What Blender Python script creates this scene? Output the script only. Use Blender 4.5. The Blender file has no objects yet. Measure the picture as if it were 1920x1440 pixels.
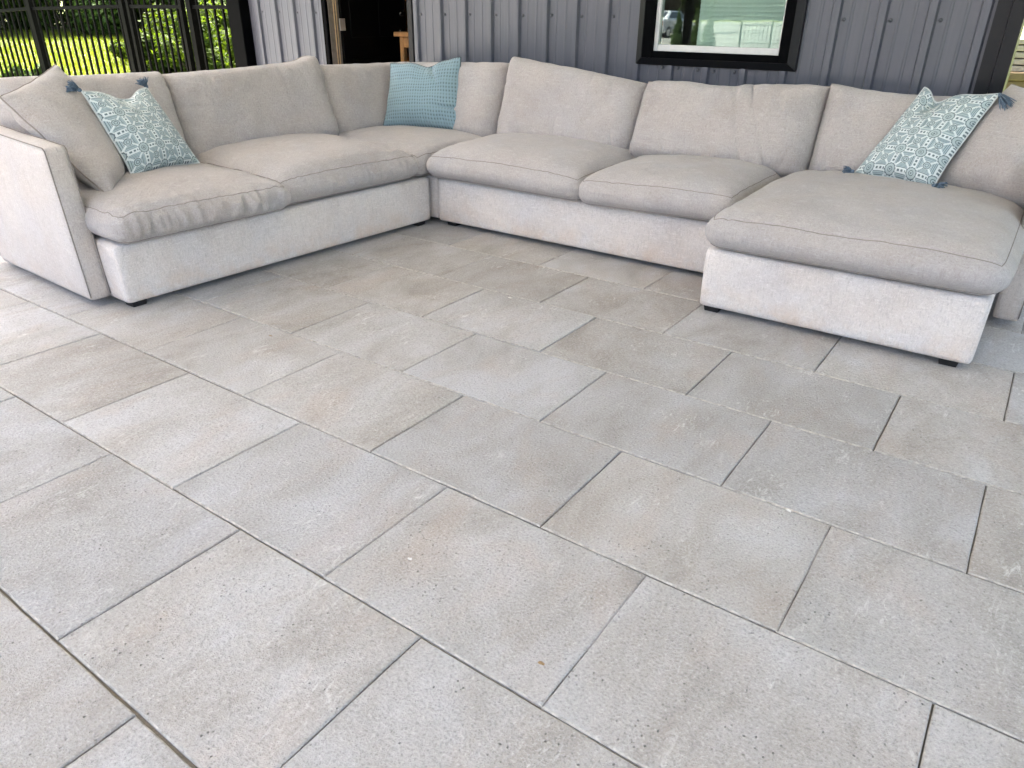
import bpy, bmesh, math, random
import numpy as np
from mathutils import Vector, Matrix

random.seed(7)
rng = np.random.default_rng(11)
scene = bpy.context.scene
col = scene.collection
R = math.radians

# ------------------------------------------------------------------ camera, sky, sun, exposure
cam_data = bpy.data.cameras.new('camera')
cam = bpy.data.objects.new('camera', cam_data)
col.objects.link(cam)
cam_data.sensor_width = 36.0
cam_data.lens = 25.594
cam_data.clip_start = 0.02
cam_data.clip_end = 600.0
_r = Vector((0.81594511, 0.57804747, 0.00973185))
_u = Vector((-0.26952395, 0.36544765, 0.89095727))
_f = Vector((-0.51145911, 0.72959519, -0.45398286))
mw = Matrix((( _r.x, _u.x, -_f.x, 0.0), (_r.y, _u.y, -_f.y, 0.0), (_r.z, _u.z, -_f.z, 1.178), (0, 0, 0, 1)))
cam.matrix_world = mw
scene.camera = cam

SUN_EL, SUN_AZ = R(58), R(-52)          # azimuth from +Y towards +X
world = bpy.data.worlds.new('World')
scene.world = world
world.use_nodes = True
wn = world.node_tree
wn.nodes.clear()
sky = wn.nodes.new('ShaderNodeTexSky')
sky.sky_type = 'NISHITA'
sky.sun_disc = False
sky.sun_elevation = SUN_EL
sky.sun_rotation = SUN_AZ
sky.air_density = 1.0
sky.dust_density = 9.0
sky.ozone_density = 0.6
bg = wn.nodes.new('ShaderNodeBackground')
bg.inputs['Strength'].default_value = 0.12
wo = wn.nodes.new('ShaderNodeOutputWorld')
wn.links.new(sky.outputs[0], bg.inputs['Color'])
wn.links.new(bg.outputs[0], wo.inputs['Surface'])

sun_data = bpy.data.lights.new('sun', 'SUN')
sun_data.energy = 3.6
sun_data.angle = R(0.53)
sun_data.color = (1.0, 0.95, 0.87)
sun = bpy.data.objects.new('sun', sun_data)
col.objects.link(sun)
sdir = Vector((math.sin(SUN_AZ) * math.cos(SUN_EL), math.cos(SUN_AZ) * math.cos(SUN_EL), math.sin(SUN_EL)))
sun.rotation_euler = sdir.to_track_quat('Z', 'Y').to_euler()
sun.location = sdir * 30

scene.view_settings.view_transform = 'Standard'
scene.view_settings.look = 'None'
scene.view_settings.gamma = 1.0
scene.view_settings.exposure = 3.62

# ------------------------------------------------------------------ object helpers
WLOC = {}

def setp(o, label=None, cat=None, group=None, kind=None):
    if label: o['label'] = label
    if cat: o['category'] = cat
    if group: o['group'] = group
    if kind: o['kind'] = kind
    return o

def empty(name, loc, label=None, cat=None, group=None, kind=None):
    o = bpy.data.objects.new(name, None)
    col.objects.link(o)
    o.empty_display_size = 0.1
    o.location = loc
    WLOC[o] = np.array(loc, float)
    return setp(o, label, cat, group, kind)

def place(o, c, parent):
    c = np.array(c, float)
    if parent is not None:
        o.parent = parent
        o.location = tuple(c - WLOC[parent])
    else:
        o.location = tuple(c)
    WLOC[o] = c

def mesh_of(name, verts, faces, mats, smooth=False):
    me = bpy.data.meshes.new(name)
    me.from_pydata([tuple(v) for v in verts] if not isinstance(verts, np.ndarray) else verts.tolist(), [], faces if not isinstance(faces, np.ndarray) else faces.tolist())
    if not isinstance(mats, (list, tuple)): mats = [mats]
    for m in mats: me.materials.append(m)
    if smooth:
        me.polygons.foreach_set('use_smooth', [True] * len(me.polygons))
    me.update()
    return me

def mk(name, verts, faces, mat, parent=None, smooth=False):
    """verts in world coordinates; the origin goes to the foot of the mesh"""
    v = np.array(verts, float)
    lo, hi = v.min(0), v.max(0)
    c = np.array([(lo[0] + hi[0]) / 2, (lo[1] + hi[1]) / 2, lo[2]])
    me = mesh_of(name, v - c, faces, mat, smooth)
    o = bpy.data.objects.new(name, me)
    col.objects.link(o)
    place(o, c, parent)
    return o

def mk_bm(name, bm, mat, parent=None, smooth=False):
    bm.verts.index_update()
    v = [tuple(x.co) for x in bm.verts]
    f = [[x.index for x in q.verts] for q in bm.faces]
    bm.free()
    return mk(name, v, f, mat, parent, smooth)

def box_bm(x0, x1, y0, y1, z0, z1, bevel=0.0, seg=2):
    bm = bmesh.new()
    bmesh.ops.create_cube(bm, size=1.0)
    for v in bm.verts:
        v.co = Vector((x0 + (v.co.x + .5) * (x1 - x0), y0 + (v.co.y + .5) * (y1 - y0), z0 + (v.co.z + .5) * (z1 - z0)))
    if bevel:
        bmesh.ops.bevel(bm, geom=list(bm.edges), offset=bevel, segments=seg, profile=0.5, affect='EDGES')
    return bm

def box(name, x0, x1, y0, y1, z0, z1, mat, parent=None, bevel=0.0, seg=2, rot=0.0, piv=None):
    bm = box_bm(x0, x1, y0, y1, z0, z1, bevel, seg)
    if rot:
        p = Vector(piv) if piv else Vector(((x0 + x1) / 2, (y0 + y1) / 2, 0))
        bmesh.ops.rotate(bm, verts=list(bm.verts), cent=p, matrix=Matrix.Rotation(rot, 3, 'Z'))
    return mk_bm(name, bm, mat, parent, smooth=False)

def tube_geo(pts, rad, n=6, closed=False, base=0):
    pts = np.array(pts, float)
    m = len(pts)
    rad = np.full(m, rad, float) if np.isscalar(rad) else np.array(rad, float)
    if closed:
        t = np.roll(pts, -1, 0) - np.roll(pts, 1, 0)
    else:
        t = np.gradient(pts, axis=0)
    t /= np.linalg.norm(t, axis=1)[:, None] + 1e-9
    ref = np.array([0.13, 0.21, 0.97])
    a = np.cross(t, ref); a /= np.linalg.norm(a, axis=1)[:, None] + 1e-9
    b = np.cross(t, a)
    V = []
    for k in range(n):
        an = 2 * math.pi * k / n
        V.append(pts + rad[:, None] * (math.cos(an) * a + math.sin(an) * b))
    V = np.stack(V, 1).reshape(-1, 3)
    F = []
    for i in range(m if closed else m - 1):
        j = (i + 1) % m
        for k in range(n):
            l = (k + 1) % n
            F.append((base + i * n + k, base + i * n + l, base + j * n + l, base + j * n + k))
    if not closed:
        F.append(tuple(base + k for k in range(n))[::-1])
        F.append(tuple(base + (m - 1) * n + k for k in range(n)))
    return V, F

def tube(name, pts, rad, mat, parent=None, n=6, closed=False):
    V, F = tube_geo(pts, rad, n, closed)
    return mk(name, V, F, mat, parent, smooth=True)

def lathe(name, prof, c, mat, parent=None, n=32):
    V, F = [], []
    for (r, z) in prof:
        for k in range(n):
            a = 2 * math.pi * k / n
            V.append((c[0] + r * math.cos(a), c[1] + r * math.sin(a), c[2] + z))
    for i in range(len(prof) - 1):
        for k in range(n):
            l = (k + 1) % n
            F.append((i * n + k, i * n + l, (i + 1) * n + l, (i + 1) * n + k))
    return mk(name, V, F, mat, parent, smooth=True)

def copy_tree(o, loc, rz=0.0, sc=1.0, parent=None):
    c = o.copy(); col.objects.link(c)
    c.location = loc; c.rotation_euler = (0, 0, rz); c.scale = (sc, sc, sc)
    for ch in o.children:
        d = ch.copy(); col.objects.link(d); d.parent = c
        for g in ch.children:
            e = g.copy(); col.objects.link(e); e.parent = d
    return c

# numpy gradient noise -------------------------------------------------
_perm = rng.permutation(256)
_perm = np.concatenate([_perm, _perm, _perm])
_grad = rng.normal(size=(256, 3)); _grad /= np.linalg.norm(_grad, axis=1)[:, None]

def pnoise(x, y, z=0.0):
    x, y, z = np.broadcast_arrays(np.asarray(x, float), np.asarray(y, float), np.asarray(z, float))
    xi, yi, zi = np.floor(x).astype(int), np.floor(y).astype(int), np.floor(z).astype(int)
    xf, yf, zf = x - xi, y - yi, z - zi
    fade = lambda t: t * t * t * (t * (t * 6 - 15) + 10)
    u, v, w = fade(xf), fade(yf), fade(zf)
    out = 0
    for dx in (0, 1):
        for dy in (0, 1):
            for dz in (0, 1):
                h = _perm[_perm[_perm[(xi + dx) & 255] + ((yi + dy) & 255)] + ((zi + dz) & 255)]
                g = _grad[h]
                dot = g[..., 0] * (xf - dx) + g[..., 1] * (yf - dy) + g[..., 2] * (zf - dz)
                out = out + dot * (u if dx else 1 - u) * (v if dy else 1 - v) * (w if dz else 1 - w)
    return out

def crease(n, w=.07):
    return -np.exp(-(n / w) ** 2)

# ------------------------------------------------------------------ materials
class NT:
    def __init__(s, name):
        s.m = bpy.data.materials.new(name); s.m.use_nodes = True
        s.t = s.m.node_tree; s.t.nodes.clear()
        s.out = s.t.nodes.new('ShaderNodeOutputMaterial')
    def n(s, typ, **kw):
        nd = s.t.nodes.new('ShaderNode' + typ)
        for k, v in kw.items():
            if k in nd.inputs.keys(): s.set(nd.inputs[k], v)
            else: setattr(nd, k, v)
        return nd
    def set(s, sock, v):
        if hasattr(v, 'is_output') or hasattr(v, 'links'): s.t.links.new(v, sock)
        else: sock.default_value = v
    def math(s, op, a, b=None, c=None, clamp=False):
        nd = s.t.nodes.new('ShaderNodeMath'); nd.operation = op; nd.use_clamp = clamp
        s.set(nd.inputs[0], a)
        if b is not None: s.set(nd.inputs[1], b)
        if c is not None: s.set(nd.inputs[2], c)
        return nd.outputs[0]
    def mix(s, fac, a, b, blend='MIX'):
        nd = s.t.nodes.new('ShaderNodeMix'); nd.data_type = 'RGBA'; nd.blend_type = blend
        s.set(nd.inputs[0], fac); s.set(nd.inputs[6], a); s.set(nd.inputs[7], b)
        return nd.outputs[2]
    def noise(s, vec, scale, detail=4, rough=.5, dist=0.0):
        nd = s.t.nodes.new('ShaderNodeTexNoise')
        nd.inputs['Scale'].default_value = scale; nd.inputs['Detail'].default_value = detail
        nd.inputs['Roughness'].default_value = rough; nd.inputs['Distortion'].default_value = dist
        if vec is not None: s.t.links.new(vec, nd.inputs['Vector'])
        return nd.outputs['Fac']
    def ramp(s, fac, stops, interp='LINEAR'):
        nd = s.t.nodes.new('ShaderNodeValToRGB'); nd.color_ramp.interpolation = interp
        e = nd.color_ramp.elements
        while len(e) < len(stops): e.new(0.5)
        for i, (p, c) in enumerate(stops):
            e[i].position = p; e[i].color = (*c, 1) if len(c) == 3 else c
        s.t.links.new(fac, nd.inputs[0])
        return nd.outputs[0]
    def rng(s, v, a, b, c, d):
        nd = s.t.nodes.new('ShaderNodeMapRange')
        s.t.links.new(v, nd.inputs[0])
        for i, x in enumerate((a, b, c, d)): nd.inputs[i + 1].default_value = x
        return nd.outputs[0]
    def mapping(s, vec, scale=(1, 1, 1), loc=None, rot=(0, 0, 0)):
        nd = s.t.nodes.new('ShaderNodeMapping')
        nd.inputs['Scale'].default_value = scale; nd.inputs['Rotation'].default_value = rot
        s.t.links.new(vec, nd.inputs['Vector'])
        if loc is not None: s.set(nd.inputs['Location'], loc)
        return nd.outputs[0]
    def coord(s, kind='Object'):
        return s.t.nodes.new('ShaderNodeTexCoord').outputs[kind]
    def info(s, k='Random'):
        return s.t.nodes.new('ShaderNodeObjectInfo').outputs[k]
    def pos(s):
        return s.t.nodes.new('ShaderNodeNewGeometry').outputs['Position']
    def bump(s, h, dist, strength=1.0, normal=None):
        nd = s.t.nodes.new('ShaderNodeBump'); nd.inputs['Strength'].default_value = strength
        nd.inputs['Distance'].default_value = dist
        s.t.links.new(h, nd.inputs['Height'])
        if normal is not None: s.t.links.new(normal, nd.inputs['Normal'])
        return nd.outputs[0]
    def bsdf(s, color, rough=.6, metal=0.0, normal=None, **kw):
        b = s.t.nodes.new('ShaderNodeBsdfPrincipled')
        s.set(b.inputs['Base Color'], color if hasattr(color, 'links') else (*color, 1))
        s.set(b.inputs['Roughness'], rough); b.inputs['Metallic'].default_value = metal
        if normal is not None: s.t.links.new(normal, b.inputs['Normal'])
        for k, v in kw.items(): s.set(b.inputs[k.replace('_', ' ')], v)
        s.t.links.new(b.outputs[0], s.out.inputs[0])
        return s.m

def mat_simple(name, c, rough=.6, metal=0.0, var=.12, bump=0.0, scale=30.0, spec=.4):
    t = NT(name)
    o = t.coord()
    f = t.noise(o, scale, 5, .6)
    lo = tuple(x * (1 - var) for x in c); hi = tuple(min(1, x * (1 + var)) for x in c)
    cc = t.ramp(f, [(.3, lo), (.7, hi)])
    nm = t.bump(f, bump) if bump else None
    rr = t.rng(f, .2, .8, max(0, rough - .1), min(1, rough + .1))
    return t.bsdf(cc, rr, metal, nm, Specular_IOR_Level=spec)

def mat_sofa(name, tint=1.0, dirt=0.0):
    t = NT(name)
    p = t.pos(); o = t.coord()
    big = t.noise(p, 3.2, 3, .55, .6)
    hue = t.noise(t.mapping(p, (1, 1, 1), (7.3, 2.1, 5.5)), 4.5, 3, .5, .4)
    mid = t.noise(p, 24, 4, .6)
    fib = t.noise(t.mapping(o, (1, 1, .45)), 330, 3, .7)
    fib2 = t.noise(t.mapping(o, (.4, .4, 1)), 420, 2, .7)
    grn = t.noise(t.mapping(o, (1, 1, .6)), 115, 3, .75)
    base = t.ramp(big, [(.3, (.415, .368, .328)), (.5, (.465, .425, .388)), (.72, (.50, .462, .425))])
    base = t.mix(t.math('MULTIPLY', t.rng(hue, .45, .72, 0, 1), .30), base, (.525, .45, .395, 1))
    base = t.mix(t.math('MULTIPLY', t.rng(hue, .52, .28, 0, 1), .32), base, (.435, .425, .445, 1))
    base = t.mix(t.rng(mid, .35, .7, .0, .18), base, (.34, .30, .27, 1))
    spk = t.math('MULTIPLY', fib, fib2)
    base = t.mix(t.rng(spk, .20, .10, 0, .55), base, (.22, .19, .17, 1))
    base = t.mix(t.rng(spk, .30, .42, 0, .6), base, (.66, .62, .58, 1))
    base = t.mix(t.rng(grn, .46, .30, 0, .32), base, (.25, .22, .20, 1))
    base = t.mix(t.rng(grn, .55, .72, 0, .32), base, (.66, .62, .59, 1))
    thv = t.noise(t.mapping(o, (1, 1, .13)), 150, 3, .7); thh = t.noise(t.mapping(o, (.13, .13, 1)), 150, 3, .7)
    base = t.mix(t.rng(thv, .45, .30, 0, .30), base, (.24, .21, .19, 1))
    base = t.mix(t.rng(thh, .55, .70, 0, .30), base, (.66, .63, .60, 1))
    if dirt:
        zz = t.n('SeparateXYZ'); t.t.links.new(p, zz.inputs[0])
        low = t.rng(zz.outputs[2], .16, .03, 0, 1)
        sp = t.noise(t.mapping(p, (1, 1, 1), (3, 9, 1)), 7, 5, .65)
        k = t.math('MULTIPLY', low, t.rng(sp, .42, .68, 0, dirt))
        base = t.mix(k, base, (.43, .30, .20, 1))
    if tint != 1.0:
        base = t.mix(1.0, base, (*tint, 1), 'MULTIPLY')
    h = t.math('ADD', t.math('ADD', fib, t.math('MULTIPLY', mid, 1.2)), t.math('ADD', t.math('MULTIPLY', grn, 1.2), t.math('ADD', thv, thh)))
    nm = t.bump(h, .0030, 1.0)
    return t.bsdf(base, .95, 0, nm, Sheen_Weight=.25, Sheen_Roughness=.6, Specular_IOR_Level=.15)

M_SOFA = mat_sofa('sofa_fabric', (.89, .895, .935))
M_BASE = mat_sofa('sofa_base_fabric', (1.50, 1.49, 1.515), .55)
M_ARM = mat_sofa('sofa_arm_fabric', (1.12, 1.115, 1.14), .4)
M_SEAM = mat_simple('sofa_seam', (.25, .22, .20), .95, 0, .15)
M_BLACK = mat_simple('black_painted_metal', (.0018, .0020, .0025), .55, 0, .25, .0006, 60, .02)
M_FENCE = mat_simple('fence_black_aluminium', (.0018, .002, .0022), .5, 0, .3, .0004, 40, .04)
M_FOOT = mat_simple('black_plastic_foot', (.012, .011, .011), .55)
M_DARKTRIM = mat_simple('charcoal_trim', (.009, .0095, .012), .42, .0, .15, .0004, 50, .2)

def mat_paver():
    t = NT('concrete_paver')
    o = t.coord(); rnd = t.info('Random')
    off = t.n('CombineXYZ')
    t.set(off.inputs[0], t.math('MULTIPLY', rnd, 37.0)); t.set(off.inputs[1], t.math('MULTIPLY', rnd, 91.0)); t.set(off.inputs[2], t.math('MULTIPLY', rnd, 13.0))
    v = t.n('VectorMath', operation='ADD'); t.t.links.new(o, v.inputs[0]); t.t.links.new(off.outputs[0], v.inputs[1])
    v = v.outputs[0]
    vs = t.mapping(v, (2.0, 1.1, 1))
    cl = t.noise(vs, 2.3, 5, .62, .5)
    cl2 = t.noise(t.mapping(v, (1.8, .9, 1), (5, 3, 1)), 3.2, 4, .55, .6)
    r2 = t.math('FRACT', t.math('MULTIPLY', rnd, 17.31))
    warm = t.ramp(cl, [(.28, (.300, .268, .236)), (.44, (.395, .362, .330)), (.58, (.450, .428, .408)), (.74, (.500, .494, .500))])
    cool = t.ramp(cl, [(.28, (.335, .318, .300)), (.45, (.412, .402, .398)), (.62, (.468, .464, .482)), (.8, (.512, .510, .528))])
    c = t.mix(t.rng(r2, .1, .9, .08, .82), warm, cool)
    c = t.mix(t.rng(cl2, .52, .72, 0, .48), c, (.455, .385, .335, 1))
    c = t.mix(t.rng(cl2, .45, .25, 0, .35), c, (.335, .335, .315, 1))
    br = t.rng(t.math('FRACT', t.math('MULTIPLY', rnd, 53.7)), 0, 1, .90, 1.05)
    bc = t.n('CombineXYZ')
    for i in range(3): t.set(bc.inputs[i], br)
    c = t.mix(1.0, c, bc.outputs[0], 'MULTIPLY')
    g1 = t.noise(v, 150, 4, .8)
    g2 = t.noise(v, 75, 4, .7)
    c = t.mix(t.rng(g1, .48, .32, 0, .62), c, (.16, .155, .145, 1))
    c = t.mix(t.rng(g1, .555, .70, 0, .60), c, (.70, .69, .67, 1))
    # pits
    vo = t.n('TexVoronoi', feature='F1'); vo.inputs['Scale'].default_value = 62; t.t.links.new(v, vo.inputs['Vector'])
    pit = t.math('MULTIPLY', t.rng(vo.outputs['Distance'], .17, .06, 0, 1), t.rng(t.noise(v, 11, 2, .5), .48, .62, 0, 1))
    c = t.mix(t.math('MULTIPLY', pit, .65), c, (.12, .11, .10, 1))
    # chalky scuffs
    sc = t.noise(t.mapping(v, (1.0, .35, 1), None, (0, 0, .5)), 46, 5, .72, 1.2)
    area = t.noise(v, 5.2, 2, .5)
    scf = t.math('MULTIPLY', t.rng(sc, .54, .66, 0, 1), t.rng(area, .52, .66, 0, 1))
    c = t.mix(t.math('MULTIPLY', scf, .70), c, (.66, .655, .64, 1))
    h = t.math('SUBTRACT', t.math('ADD', t.math('MULTIPLY', g1, .8), g2), t.math('MULTIPLY', pit, 1.6))
    nm = t.bump(h, .0045, 1.0)
    rr = t.rng(cl2, .2, .8, .62, .82)
    return t.bsdf(c, rr, 0, nm, Specular_IOR_Level=.4)
M_PAVER = mat_paver()
M_EDGE = mat_simple('lit_paver_edge', (.40, .375, .34), .9, 0, .45, .003, 45)  # light caught by the long-joint chamfers, put into the edge colour
M_SAND = mat_simple('joint_sand', (.16, .14, .115), .95, 0, .3, .002, 300)
M_CONC = mat_simple('pale_concrete', (.50, .475, .44), .85, 0, .12, .002, 14)

def mat_steel(name, c):
    t = NT(name)
    p = t.pos()
    st = t.noise(t.mapping(p, (22, 22, .5)), 3.0, 4, .65)
    bl = t.noise(p, 2.2, 3, .5)
    lo = tuple(x * .90 for x in c); hi = tuple(x * 1.12 for x in c)
    cc = t.ramp(st, [(.3, lo), (.7, hi)])
    cc = t.mix(t.rng(bl, .35, .7, 0, .3), cc, (c[0] * 1.12, c[1] * 1.0, c[2] * 1.02, 1))
    rr = t.rng(st, .25, .75, .36, .52)
    nm = t.bump(t.noise(p, 160, 2, .5), .0004, .6)
    return t.bsdf(cc, rr, 0.0, nm, Specular_IOR_Level=.5)
M_STEEL = mat_steel('charcoal_steel_siding', (.076, .082, .104))
M_SCREW = mat_simple('painted_screw', (.10, .105, .12), .35, .3)
M_SASH = mat_simple('grey_vinyl_sash', (.55, .56, .56), .45, 0, .05)
M_WOOD = mat_simple('raw_pine', (.42, .22, .085), .7, 0, .25, .001, 9)
M_JAMB = mat_simple('weathered_jamb', (.17, .145, .12), .7, 0, .25, .001, 20)
M_BRASS = mat_simple('weatherstrip_tan', (.42, .30, .17), .5)
M_HINGE = mat_simple('satin_steel', (.62, .62, .60), .35, .8, .08)
M_DOOR = mat_simple('black_door_paint', (.0022, .0022, .0025), .5, 0, .2, .0004, 30, .08)
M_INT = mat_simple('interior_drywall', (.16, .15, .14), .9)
M_SOFFIT = mat_simple('porch_soffit', (.70, .69, .68), .7, 0, .04)
M_ROOF = mat_simple('roof_steel', (.10, .10, .11), .4, .2)
M_SLAT = mat_simple('blind_slat', (.80, .83, .80), .6, 0, .05)
M_BIN = mat_simple('grey_bin_plastic', (.15, .15, .155), .5)
M_KNOB = mat_simple('dark_bronze_hardware', (.05, .048, .045), .22, .9)
M_LUMBER = mat_simple('pale_lumber', (.60, .57, .52), .8, 0, .2)
M_TAN = mat_simple('tan_crate_wood', (.27, .21, .135), .8, 0, .18, .001, 12)

def mat_glass():
    t = NT('window_glass')
    tr = t.n('BsdfTransparent'); tr.inputs[0].default_value = (.86, .93, .90, 1)
    gl = t.n('BsdfGlossy'); gl.inputs['Roughness'].default_value = .012; gl.inputs['Color'].default_value = (.9, .97, .93, 1)
    wv = t.noise(t.pos(), 2.5, 2, .5)
    t.t.links.new(t.bump(wv, .0006, .5), gl.inputs['Normal'])
    fr = t.n('Fresnel'); fr.inputs['IOR'].default_value = 1.9
    fac = t.math('MULTIPLY', fr.outputs[0], .80, clamp=True)
    mx = t.n('MixShader'); t.t.links.new(fac, mx.inputs[0]); t.t.links.new(tr.outputs[0], mx.inputs[1]); t.t.links.new(gl.outputs[0], mx.inputs[2])
    t.t.links.new(mx.outputs[0], t.out.inputs[0])
    return t.m
M_GLASS = mat_glass()

def mat_leaf(name, a, b, trans=.45):
    t = NT(name)
    p = t.pos()
    f = t.noise(p, 9, 3, .6); f2 = t.noise(p, 1.3, 2, .5)
    c = t.ramp(f, [(.3, a), (.7, b)])
    c = t.mix(t.rng(f2, .35, .7, 0, .35), c, (b[0] * 1.15, b[1] * 1.05, b[2] * .7, 1))
    d = t.n('BsdfPrincipled'); d.inputs['Roughness'].default_value = .7; d.inputs['Specular IOR Level'].default_value = .12; t.t.links.new(c, d.inputs['Base Color'])
    tl = t.n('BsdfTranslucent'); 
    t.t.links.new(t.mix(1.0, c, (1.25, 1.2, .45, 1), 'MULTIPLY'), tl.inputs[0])
    mx = t.n('MixShader'); mx.inputs[0].default_value = trans
    t.t.links.new(d.outputs[0], mx.inputs[1]); t.t.links.new(tl.outputs[0], mx.inputs[2])
    t.t.links.new(mx.outputs[0], t.out.inputs[0])
    return t.m
M_LEAF = mat_leaf('bush_leaf', (.020, .046, .006), (.062, .098, .012))
M_LEAF2 = mat_leaf('tree_leaf', (.022, .050, .010), (.060, .105, .020), .35)
M_CONIFER = mat_leaf('conifer_leaf', (.018, .040, .014), (.045, .075, .025), .2)
M_GRASSB = mat_leaf('grass_blade', (.065, .100, .011), (.118, .150, .018), .5)
M_BARK = mat_simple('bark', (.07, .055, .042), .95, 0, .35, .01, 18)

def mat_lawn():
    t = NT('lawn_grass'); p = t.pos()
    f = t.noise(p, 3.0, 5, .65); f2 = t.noise(p, 60, 3, .7); f3 = t.noise(p, .35, 3, .5)
    c = t.ramp(f, [(.3, (.058, .088, .010)), (.7, (.108, .135, .018))])
    c = t.mix(t.rng(f2, .4, .7, 0, .5), c, (.095, .115, .022, 1))
    c = t.mix(t.rng(f3, .5, .75, 0, .35), c, (.11, .10, .035, 1))
    return t.bsdf(c, .9, 0, t.bump(f2, .03, .8))
M_LAWN = mat_lawn()

# ------------------------------------------------------------------ ground
def lawn_h(x, y):
    d = np.maximum(0, -x - 9.0) * np.clip((y + 8.0) / 8.0, 0, 1)
    h = .05 * d
    h = np.minimum(h, 1.6) + .05 * pnoise(x * .25, y * .25, 3.1) * np.minimum(1, d / 3)
    return h - .09
gx = np.concatenate([np.linspace(-200, -45, 12), np.linspace(-40, 12, 105), np.linspace(18, 200, 12)])
gy = np.concatenate([np.linspace(-200, -50, 10), np.linspace(-45, 45, 121), np.linspace(55, 200, 10)])
GX, GY = np.meshgrid(gx, gy, indexing='ij')
GZ = lawn_h(GX, GY)
V = np.stack([GX, GY, GZ], -1).reshape(-1, 3)
ny = len(gy)
F = [(i * ny + j, (i + 1) * ny + j, (i + 1) * ny + j + 1, i * ny + j + 1) for i in range(len(gx) - 1) for j in range(ny - 1)]
setp(mk('lawn', V, F, M_LAWN, None, True), 'bright sunlit green lawn beyond the black fence', kind='structure')

def sheet(name, x0, x1, y0, y1, z, mat):
    return mk(name, [(x0, y0, z), (x1, y0, z), (x1, y1, z), (x0, y1, z)], [(0, 1, 2, 3)], mat)
PX0, PX1, PY0 = -6.25, 2.6, -1.75
bm = box_bm(-10.8, PX1 + 3, -9.0, PY0 - .005, -.085, -.012)
setp(mk_bm('bounce_deck', bm, M_CONC), kind='structure')  # pale slab out of view, added to bounce sunlight under the roof
M_GRAVEL = mat_simple('pale_gravel', (.13, .13, .122), .95, 0, .25, .01, 25)
bm = box_bm(-60, 30, -150.0, -9.005, -.088, -.03)
setp(mk_bm('gravel_yard', bm, M_GRAVEL), kind='structure')
bm = box_bm(-10.8, PX0 - .005, PY0 - .005, 4.40, -.085, -.012)
setp(mk_bm('side_deck', bm, M_CONC), kind='structure')

# ------------------------------------------------------------------ patio of concrete pavers
PW, PD, PYK = .61, .45466, .36416
patio = empty('patio', (-1.8, 1.4, 0), 'grey concrete paver patio laid in running bond', kind='structure')
box('sand_bed', PX0 - .02, PX1 + .02, PY0, 4.52, -.07, -.0075, M_SAND, patio)
offs = {0: -1.41288, 1: -2.32770, 2: -3.24164, 3: -2.93144, 4: -2.62268, 5: -2.31061, 6: -2.00895}
def paver_mesh(w, d, seed):
    r = np.random.default_rng(seed)
    nx, nyy = 9, 7
    ch = .0036
    xs = np.concatenate([[-w / 2, -w / 2 + ch], np.linspace(-w / 2 + ch, w / 2 - ch, nx)[1:-1], [w / 2 - ch, w / 2]])
    ch2 = .0034
    ys = np.concatenate([[-d / 2, -d / 2 + ch2], np.linspace(-d / 2 + ch2, d / 2 - ch2, nyy)[1:-1], [d / 2 - ch2, d / 2]])
    V = []
    for i, x in enumerate(xs):
        for j, y in enumerate(ys):
            e = (i in (0, len(xs) - 1)) or (j in (0, len(ys) - 1))
            z = -.0030 if e else r.normal(0, .00025)
            V.append((x + (r.normal(0, .0007) if i in (0, len(xs) - 1) else 0), y + (r.normal(0, .0007) if j in (0, len(ys) - 1) else 0), z))
    m = len(ys)
    F = [(i * m + j, (i + 1) * m + j, (i + 1) * m + j + 1, i * m + j + 1) for i in range(len(xs) - 1) for j in range(m - 1)]
    # skirt
    ring = [i * m for i in range(len(xs))] + [(len(xs) - 1) * m + j for j in range(1, m)] + [i * m + m - 1 for i in range(len(xs) - 2, -1, -1)] + [j for j in range(m - 2, 0, -1)]
    b = len(V)
    V += [(V[k][0], V[k][1], -.05) for k in ring]
    n = len(ring)
    F += [(ring[k], b + k, b + (k + 1) % n, ring[(k + 1) % n]) for k in range(n)]
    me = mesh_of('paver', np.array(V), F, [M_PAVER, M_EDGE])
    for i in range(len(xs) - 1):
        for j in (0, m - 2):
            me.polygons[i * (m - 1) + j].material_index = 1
    return me
GX_, GY_ = .0027, .0046
full = [paver_mesh(PW - GX_, PD - GY_, s) for s in range(6)]
cut = {}
k0 = int(math.floor((PY0 - PYK) / PD)) + 1
for k in range(k0, 10):
    y0, y1 = PYK + k * PD, PYK + (k + 1) * PD
    o = offs[k] if k in offs else (offs[0] + (-k) * .305 if k < 0 else offs[6] + (k - 6) * .3045)
    y1c = min(y1, 4.50)
    if y1c - y0 < .05: continue
    i0 = int(math.floor((PX0 - o) / PW))
    for i in range(i0, i0 + 20):
        xa, xb = o + i * PW, o + (i + 1) * PW
        if xb > PX1 or xa < PX0 - .25: continue
        if y1c == y1: me = random.choice(full)
        else:
            key = round(y1c - y0, 3)
            if key not in cut: cut[key] = paver_mesh(PW - GX_, key - GY_, 77)
            me = cut[key]
        ob = bpy.data.objects.new('paver', me); col.objects.link(ob)
        place(ob, ((xa + xb) / 2 + random.gauss(0, .0006), (y0 + y1c) / 2 + random.gauss(0, .0006), random.gauss(0, .0006)), patio)
        ob.rotation_euler = (random.gauss(0, .0009), random.gauss(0, .0007), random.gauss(0, .0007))

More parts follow.
